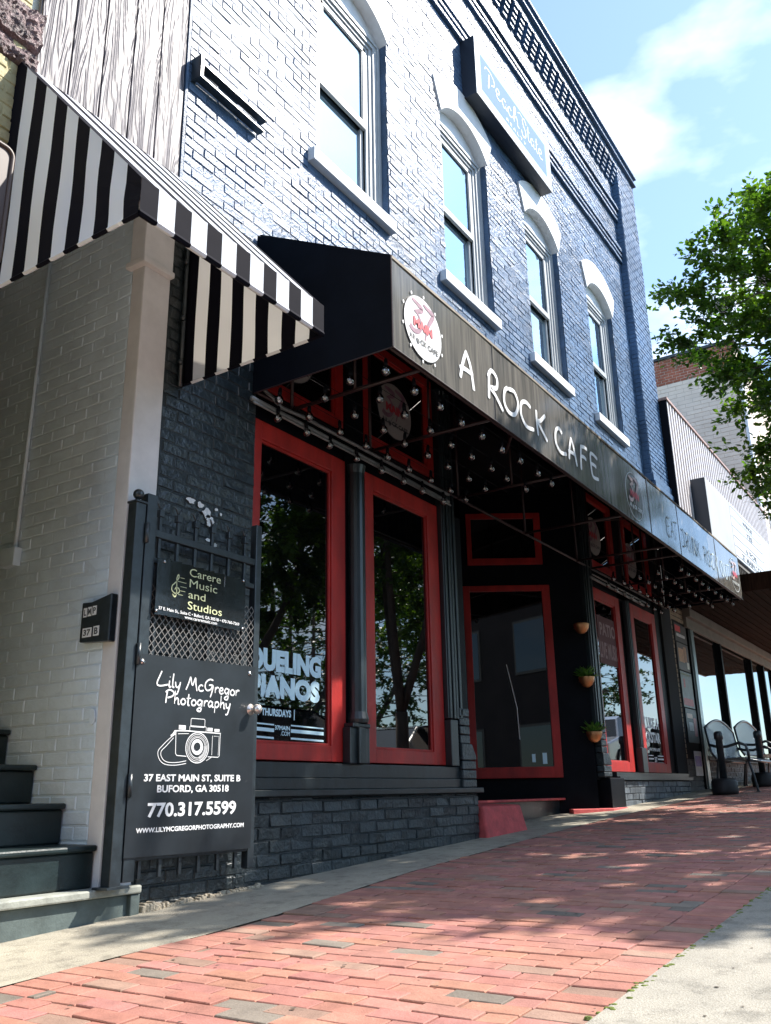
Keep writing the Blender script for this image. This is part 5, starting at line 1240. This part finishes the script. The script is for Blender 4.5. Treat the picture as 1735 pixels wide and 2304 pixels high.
for pi, (nm, lab, a, b, c_, d, col, blocks) in enumerate(posters):
    t = thing(nm, lab, 'poster', ((a + b) / 2, -.004, c_), 'posters on the brick pier')
    MB().box(a, b, -.004, -.0005, c_, d).build('sheet', mat('poster_%d' % pi, col, .5, var=.2, vscale=9), t)
    for bi, ((p, q, r_, s_), cc) in enumerate(blocks):
        MB().prism(rr_pts(a + (b - a) * p, a + (b - a) * q, c_ + (d - c_) * r_, c_ + (d - c_) * s_, .02), face(-.0045), 0, .001).build('print', mat('poster_ink_%d_%d' % (pi, bi), cc, .5, var=.3, vscale=25), t)

# benches
def make_bench(x0, x1, label):
    t = thing('bench', label, 'bench', ((x0 + x1) / 2, -.6, G(x0)), 'steel benches outside the neighbouring shop')
    g = G((x0 + x1) / 2); zs = g + .42; n = 34
    def top(s): return g + .86 + .145 * math.sin(PI * s)
    mb = MB()
    for i in range(n):
        s = (i + .5) / n; x = x0 + (x1 - x0) * s; w = (x1 - x0) / n * .465
        pr = [(-.33, top(s)), (-.36, zs + .25), (-.40, zs + .06), (-.46, zs - .005), (-.60, zs), (-.80, zs + .015), (-.86, zs - .01), (-.87, zs - .05)]
        for (p0, q0), (p1, q1) in zip(pr, pr[1:]): mb.quad((x - w, p0, q0), (x + w, p0, q0), (x + w, p1, q1), (x - w, p1, q1))
    mb.build('slats', m_bench, t, smooth=True)
    mb = MB(); mb.tube([(x0 + (x1 - x0) * k / 16, -.33, top(k / 16)) for k in range(17)], .018, 8); mb.tube([(x0, -.33, top(0)), (x0, -.38, zs + .1), (x0, -.44, zs)], .016, 6); mb.tube([(x1, -.33, top(1)), (x1, -.38, zs + .1), (x1, -.44, zs)], .016, 6)
    mb.tube([(x0, -.87, zs - .03), (x1, -.87, zs - .03)], .02, 8); mb.tube([(x0, -.45, zs - .03), (x1, -.45, zs - .03)], .018, 8); mb.build('rail', m_iron, t, smooth=True)
    for x in (x0, x1):
        mb = MB(); mb.tube([(x, -.35, zs + .2), (x, -.45, zs + .17), (x, -.60, zs + .16), (x, -.78, zs + .21), (x, -.86, zs + .17), (x, -.885, zs + .08), (x, -.88, zs - .05)], .02, 8); mb.build('armrest', m_iron, t, smooth=True)
    for x in (x0, x1):
        for ya_, yb_ in ((-.87, -.95), (-.46, -.40)):
            mb = MB(); mb.tube([(x, ya_, zs - .03), (x, (ya_ + yb_) / 2, (zs + g) / 2), (x, yb_, G(x))], .018, 8); mb.box(x - .03, x + .03, yb_ - .03, yb_ + .03, G(x), G(x) + .008); mb.build('leg', m_iron, t)
    return t
make_bench(13.5, 15.22, 'steel slat bench with an arched back, nearer of the two benches')
make_bench(15.36, 17.1, 'steel slat bench with an arched back, farther of the two benches')
def stanchion(x, y, label):
    t = thing('barrier_post', label, 'barrier post', (x, y, G(x)), 'black barrier posts beside the benches'); g = G(x)
    mb = MB(); mb.lathe([(.165, 0), (.175, .04), (.17, .17), (.14, .205), (.05, .21)], (x, y, g), 20); mb.build('base', m_rubber, t, smooth=True)
    mb = MB(); mb.lathe([(.048, .2), (.046, .72), (.06, .73), (.062, .80), (.045, .83), (.01, .835)], (x, y, g), 14); mb.build('post', m_iron, t, smooth=True)
stanchion(13.02, -.62, 'black post on a round rubber base in front of the nearer bench')
stanchion(15.0, -.74, 'black post on a round rubber base between the two benches')

# ================================================================== CREAM BRICK BUILDING BEYOND
cb = thing('cream_brick_building', 'tall cream painted brick building with a bare red brick top beyond the ribbed shop', 'building', (27, 0, 1))
CX = 22.6
mb = MB(); FC = lambda u, v, w: (CX - w, u, v)
bricks(mb, FC, 6.6, 11.2, lambda v: [(0.0, 9)], course=.115, blen=.40, out=.006, jit=.003, gap=.014)
mb.box(CX + .001, 34, 0.002, 12, 0.6, 11.2, 1); mb.build('side_wall', [m_cream_brick, m_cream_mortar], cb)
mb = MB(); bricks(mb, FC, 11.2, 11.95, lambda v: [(0.0, 9)], course=.08, out=.01, jit=.004); mb.box(CX + .001, 34, 0.002, 9, 11.2, 11.95, 1); mb.build('parapet', [m_red_brick, m_cream_mortar], cb)
MB().box(CX - .06, 34, -.06, 9.1, 11.955, 12.03).build('coping', m_greyblack, cb)
mb = MB(); bricks(mb, face(0.0), .9, 11.2, lambda v: [(CX, 24.0), (25.2, 26.6), (27.8, 34)] if 6.6 < v < 9.4 else [(CX, 34)], course=.115, blen=.4, out=.006); mb.build('front_wall', [m_cream_brick, m_cream_mortar], cb)
for a in (24.0, 26.6):
    mb = MB(); mb.box(a, a + .12, -.05, .1, 6.6, 9.4); mb.box(a + 1.08, a + 1.2, -.05, .1, 6.6, 9.4); mb.box(a + .12, a + 1.08, -.05, .1, 9.25, 9.4); mb.box(a + .12, a + 1.08, -.05, .1, 6.6, 6.72); mb.box(a + .12, a + 1.08, -.03, .1, 7.95, 8.03)
    w_ = mb.build('window', m_white, cb); MB().box(a + .1, a + 1.1, .03, .04, 6.7, 9.3).build('pane', m_sky_glass, w_)
mb = MB(); mb.box(CX - .02, CX + .35, -.09, -.0155, 4, 11.2); mb.build('corner_pilaster', m_white, cb)

# ================================================================== TREES
def make_tree(name, label, x, y, crown, trunk_r, nclus, nleaf, lsize, m_l, seed, group, flowers=False, forks=3, clear=1.9, cat='tree', lean=(0, 0)):
    rr = random.Random(seed); g = G(x)
    t = thing(name, label, cat, (x, y, g), group)
    cx, cy, cz, rx, ry, rz = crown
    clusters = []
    for i in range(nclus):
        for _ in range(40):
            v = Vector((rr.gauss(0, 1), rr.gauss(0, 1), rr.gauss(0, 1))).normalized() * rr.uniform(.25, 1) ** 0.45
            q = 1 + .16 * math.sin(v.x * 5 + seed) * math.cos(v.z * 4 + seed * 2)
            p = Vector((cx + v.x * rx * q, cy + v.y * ry * q, cz + v.z * rz * q))
            if all((p - c_).length > .26 * rx / 1.6 for c_ in clusters): break
        clusters.append(p)
    mb = MB(); base = Vector((x, y, g - .05)); fk = Vector((x + lean[0], y + lean[1], g + clear))
    mb.tube([base, base.lerp(fk, .3) + Vector((.02, 0, 0)), fk], [trunk_r * 1.25, trunk_r, trunk_r * .9], 10)
    limbs = []
    for i in range(forks):
        a = 2 * PI * i / forks + rr.uniform(-.3, .3) + seed
        tip = Vector((cx + math.cos(a) * rx * .35, cy + math.sin(a) * ry * .35, cz + rz * rr.uniform(.3, .6)))
        mid = fk.lerp(tip, .45) + Vector((math.cos(a) * rx * .18, math.sin(a) * ry * .18, -.1))
        limbs.append((fk, mid, tip)); pts = catmull3([fk, mid, tip], 6)
        mb.tube(pts, [trunk_r * (.72 - .55 * k / (len(pts) - 1)) for k in range(len(pts))], 8)
    for p in clusters:
        L_ = limbs[min(range(forks), key=lambda q: (limbs[q][1] - p).length)]
        pts = catmull3(list(L_), 8); cand = [q for q in pts if q.z < p.z + .3] or pts[:2]
        s = min(cand, key=lambda q: (q - p).length)
        m_ = s.lerp(p, .5) + Vector((rr.uniform(-.1, .1), rr.uniform(-.1, .1), rr.uniform(-.05, .15)))
        mb.tube([s, m_, p], [trunk_r * .16, trunk_r * .09, trunk_r * .03], 5, cap=False)
    mb.build('trunk', m_bark, t, smooth=True)
    lv = MB(); fl = MB(); per = nleaf // nclus
    cr = Vector((cx, cy, cz))
    for p in clusters:
        outd = (p - cr); outd = outd.normalized() if outd.length > .01 else Vector((0, 0, 1))
        tw = 5; shade = rr.uniform(-.25, .25)
        for k in range(tw):
            d = (outd * .7 + Vector((rr.gauss(0, .7), rr.gauss(0, .7), rr.gauss(0.05, .55)))).normalized(); ln = rr.uniform(.28, .5) * rx / 1.7
            nl = per // tw
            for j in range(nl):
                s = (j + .5) / nl; c_ = p + d * ln * s * 1.3 - d * ln * .25 + Vector((rr.gauss(0, .035), rr.gauss(0, .035), rr.gauss(0, .035) - .05 * s * s))
                side = Vector((rr.gauss(0, 1), rr.gauss(0, 1), rr.gauss(0, .5)))
                dd = (d * .55 + side.normalized() * .8).normalized(); l = lsize * rr.uniform(.7, 1.2)
                up = Vector((rr.gauss(0, .45), rr.gauss(0, .45), 1)).normalized(); s_ = dd.cross(up)
                if s_.length < .05: s_ = Vector((1, 0, 0))
                s_.normalize(); n_ = s_.cross(dd); w_ = l * .27
                gq = min(1, max(0, .5 + shade + rr.uniform(-.3, .3)))
                m1 = c_ + dd * l * .33 + n_ * l * .04; m2 = c_ + dd * l * .7 + n_ * l * .02; e = c_ + dd * l - n_ * l * .06
                lv.add([c_, m1 + s_ * w_, m2 + s_ * w_ * .85, e, m2 - s_ * w_ * .85, m1 - s_ * w_], [(0, 1, 2, 3, 4, 5)], 0, (gq, gq, gq))
        if flowers and outd.z > -.1 and rr.random() < .35:
            for j in range(26):
                c_ = p + outd * .35 + Vector((rr.gauss(0, .035), rr.gauss(0, .035), rr.gauss(0, .06))); s = .012
                fl.add([c_ + Vector((s, 0, 0)), c_ + Vector((0, s, s)), c_ + Vector((-s, 0, 0)), c_ + Vector((0, -s, -s))], [(0, 1, 2, 3)])
    lv.build('crown', m_l, t)
    if flowers: fl.build('blossom', m_flower, t)
    return t
def catmull3(P, n):
    P = [P[0]] + list(P) + [P[-1]]; out = []
    for i in range(1, len(P) - 2):
        p0, p1, p2, p3 = P[i - 1], P[i], P[i + 1], P[i + 2]
        for k in range(n):
            t = k / n; out.append(0.5 * (2 * p1 + (p2 - p0) * t + (2 * p0 - 5 * p1 + 4 * p2 - p3) * t * t + (3 * p1 - p0 - 3 * p2 + p3) * t ** 3))
    out.append(P[-2].copy()); return out
make_tree('street_tree', 'leafy green street tree whose crown enters the photo at the right edge', 10.9, -3.1, (11.0, -3.2, 5.78, 1.8, 1.88, 2.6), .10, 205, 50000, .080, m_leaf, 3, 'street trees along the kerb', flowers=True, forks=3, clear=1.3)
make_tree('street_tree', 'street tree mirrored in the leftmost shop window beside the dark car', 9.3, -4.6, (10.05, -5.5, 5.6, 2.4, 2.4, 2.4), .10, 190, 52000, .12, m_leaf, 11, 'street trees along the kerb', forks=3, clear=1.9)
make_tree('street_tree', 'street tree farther up the kerb mirrored in the far shop windows', 17.2, -5.0, (17.2, -5.3, 5.4, 2.6, 1.7, 2.0), .10, 120, 26000, .125, m_leaf, 23, 'street trees along the kerb', forks=3, clear=1.9)
ft = make_tree('shade_tree', 'broad green tree across the street, nearest of the row mirrored in the shop windows', 17, -19, (17, -19, 6.2, 4.2, 3.6, 4.2), .22, 110, 9000, .24, m_leaf2, 31, 'shade trees across the street', forks=4, clear=1.6)
labs = ['second', 'third', 'fourth', 'fifth', 'sixth']
for i, (dx_, dy_, s_) in enumerate([(9, 2.0, .95), (19, -2, 1.1), (30, 1, 1.05), (44, -1, 1.2)]):
    c_ = copy_tree(ft); c_.location = (17 + dx_, -19 + dy_, G(17 + dx_)); c_.scale = (s_, s_, s_); c_.rotation_euler = (0, 0, 1.3 * i)
    c_['label'] = 'broad green tree across the street, %s of the row mirrored in the shop windows' % labs[i]

# ================================================================== BUILDING ACROSS THE STREET
ob_ = thing('opposite_building', 'dark brick building across the street, mirrored in the glass of the recessed doorway', 'building', (-22, -18, 0))
mb = MB(); mb.box(-50, 2, -30, -17, -0.6, 12); mb.build('wall', mat('dark_far_brick', (0.05, 0.035, 0.03), 0.85, var=0.3, vscale=1), ob_)
mb = MB(); mb.box(-50.2, 2.2, -30, -16.8, 12, 12.5); mb.build('cornice', m_fascia, ob_)
for i in range(12):
    for z in (1.0, 5.2, 8.6):
        a = -48 + i * 4.2; w_ = MB().box(a, a + 2.0, -17.02, -16.95, z, z + 2.2).build('window', m_fascia, ob_); MB().box(a + .1, a + 1.9, -16.949, -16.94, z + .1, z + 2.1).build('pane', m_glass, w_)

# ================================================================== PARKED CARS (seen in the shop windows)
def make_car(x, y, kind, paint, label):
    L_, W_, H_ = (4.7, 1.8, 1.42) if kind == 'sedan' else (4.8, 1.9, 1.74)
    g = G(x + L_ / 2) - .16
    t = thing('parked_car', label, 'car', (x + L_ / 2, y, g), 'cars parked along the street')
    if kind == 'sedan':
        body = [(0, .35), (.05, .62), (.7, .82), (1.35, .92), (3.75, .95), (4.6, .88), (4.68, .5), (4.6, .3), (.15, .28)]
        roof = [(1.25, .90), (2.0, 1.36), (2.4, 1.42), (3.1, 1.40), (3.55, 1.25), (4.15, .94)]
    else:
        body = [(0, .4), (.04, .85), (.9, 1.02), (1.2, 1.08), (4.7, 1.1), (4.78, .6), (4.7, .35), (.12, .32)]
        roof = [(1.15, 1.05), (1.75, 1.62), (2.2, 1.74), (4.1, 1.72), (4.55, 1.5), (4.72, 1.08)]
    mb = MB(); mb.prism(body, lambda u, v, w: (x + u, y + w, g + v), -W_ / 2, W_ / 2)
    b = mb.build('body', paint, t, bevel=.06)
    mb = MB(); n = len(roof)
    vs = [(x + u, y + s * (W_ / 2 - .10 - .22 * (v - roof[0][1]) / .6), g + v) for s in (-1, 1) for u, v in roof]
    mb.add(vs, [tuple(range(n))[::-1], tuple(range(n, 2 * n))] + [(i, i + 1, n + i + 1, n + i) for i in range(n - 1)])
    mb.build('cabin', m_car_glass, t, bevel=.03)
    mb = MB(); rt = roof[1:-1]
    for i in range(len(rt) - 1):
        (u0, v0), (u1, v1) = rt[i], rt[i + 1]
        hw = lambda v: W_ / 2 - .09 - .22 * (v - roof[0][1]) / .6
        mb.add([(x + u0, y - hw(v0), g + v0 + .012), (x + u1, y - hw(v1), g + v1 + .012), (x + u1, y + hw(v1), g + v1 + .012), (x + u0, y + hw(v0), g + v0 + .012)], [(0, 1, 2, 3)])
    for s in (-1, 1):
        for (u0, v0), (u1, v1) in [(roof[0], roof[1]), (roof[-2], roof[-1]), ((roof[0][0] + 1.55, roof[0][1]), (roof[2][0] + .4, roof[2][1] - .02))]:
            hw = lambda v: W_ / 2 - .095 - .22 * (v - roof[0][1]) / .6
            mb.tube([(x + u0, y + s * hw(v0), g + v0), (x + u1, y + s * hw(v1), g + v1)], .03, 6)
    mb.build('roof', paint, t)
    for u in (.95, 3.75):
        for s in (-1, 1):
            mb = MB(); mb.lathe([(.20, -.1), (.31, -.11), (.33, -.06), (.33, .06), (.31, .11), (.20, .1)], (0, 0, 0), 20, fn=lambda a, b_, c_, u=u, s=s: (x + u + a, y + s * (W_ / 2 - .06) + c_, g + .33 + b_))
            wh = mb.build('wheel', m_rubber, t, smooth=True)
            mb = MB(); mb.lathe([(.20, -.1), (.05, -.112), (.05, .112), (.20, .1)], (0, 0, 0), 16, fn=lambda a, b_, c_, u=u, s=s: (x + u + a, y + s * (W_ / 2 - .06) + c_, g + .33 + b_)); mb.build('rim', m_screw, wh)
    for s in (-1, 1):
        MB().box(x - .01, x + .12, y + s * (W_ / 2 - .35) - .16, y + s * (W_ / 2 - .35) + .16, g + .58, g + .72).build('headlight', m_disc, t, bevel=.02)
    return t
m_car_glass = mat('car_glass', (0.01, 0.012, 0.015), 0.04, spec=.8)
make_car(8.1, -6.3, 'suv', mat('black_car_paint', (.006, .006, .008), .12, coat=1), 'black sport utility vehicle mirrored in the leftmost shop window')
make_car(13.5, -6.3, 'sedan', mat('white_car_paint', (.75, .77, .8), .2, coat=1), 'white sedan mirrored low in the second shop window')
make_car(20.0, -6.3, 'sedan', mat('silver_blue_car_paint', (.42, .52, .66), .2, metal=.3, coat=1), 'pale blue sedan mirrored in the window nearest the doorway planters')
make_car(25.6, -6.3, 'suv', mat('pale_silver_car_paint', (.6, .62, .66), .2, metal=.3, coat=1), 'silver sport utility vehicle parked farthest up the street')
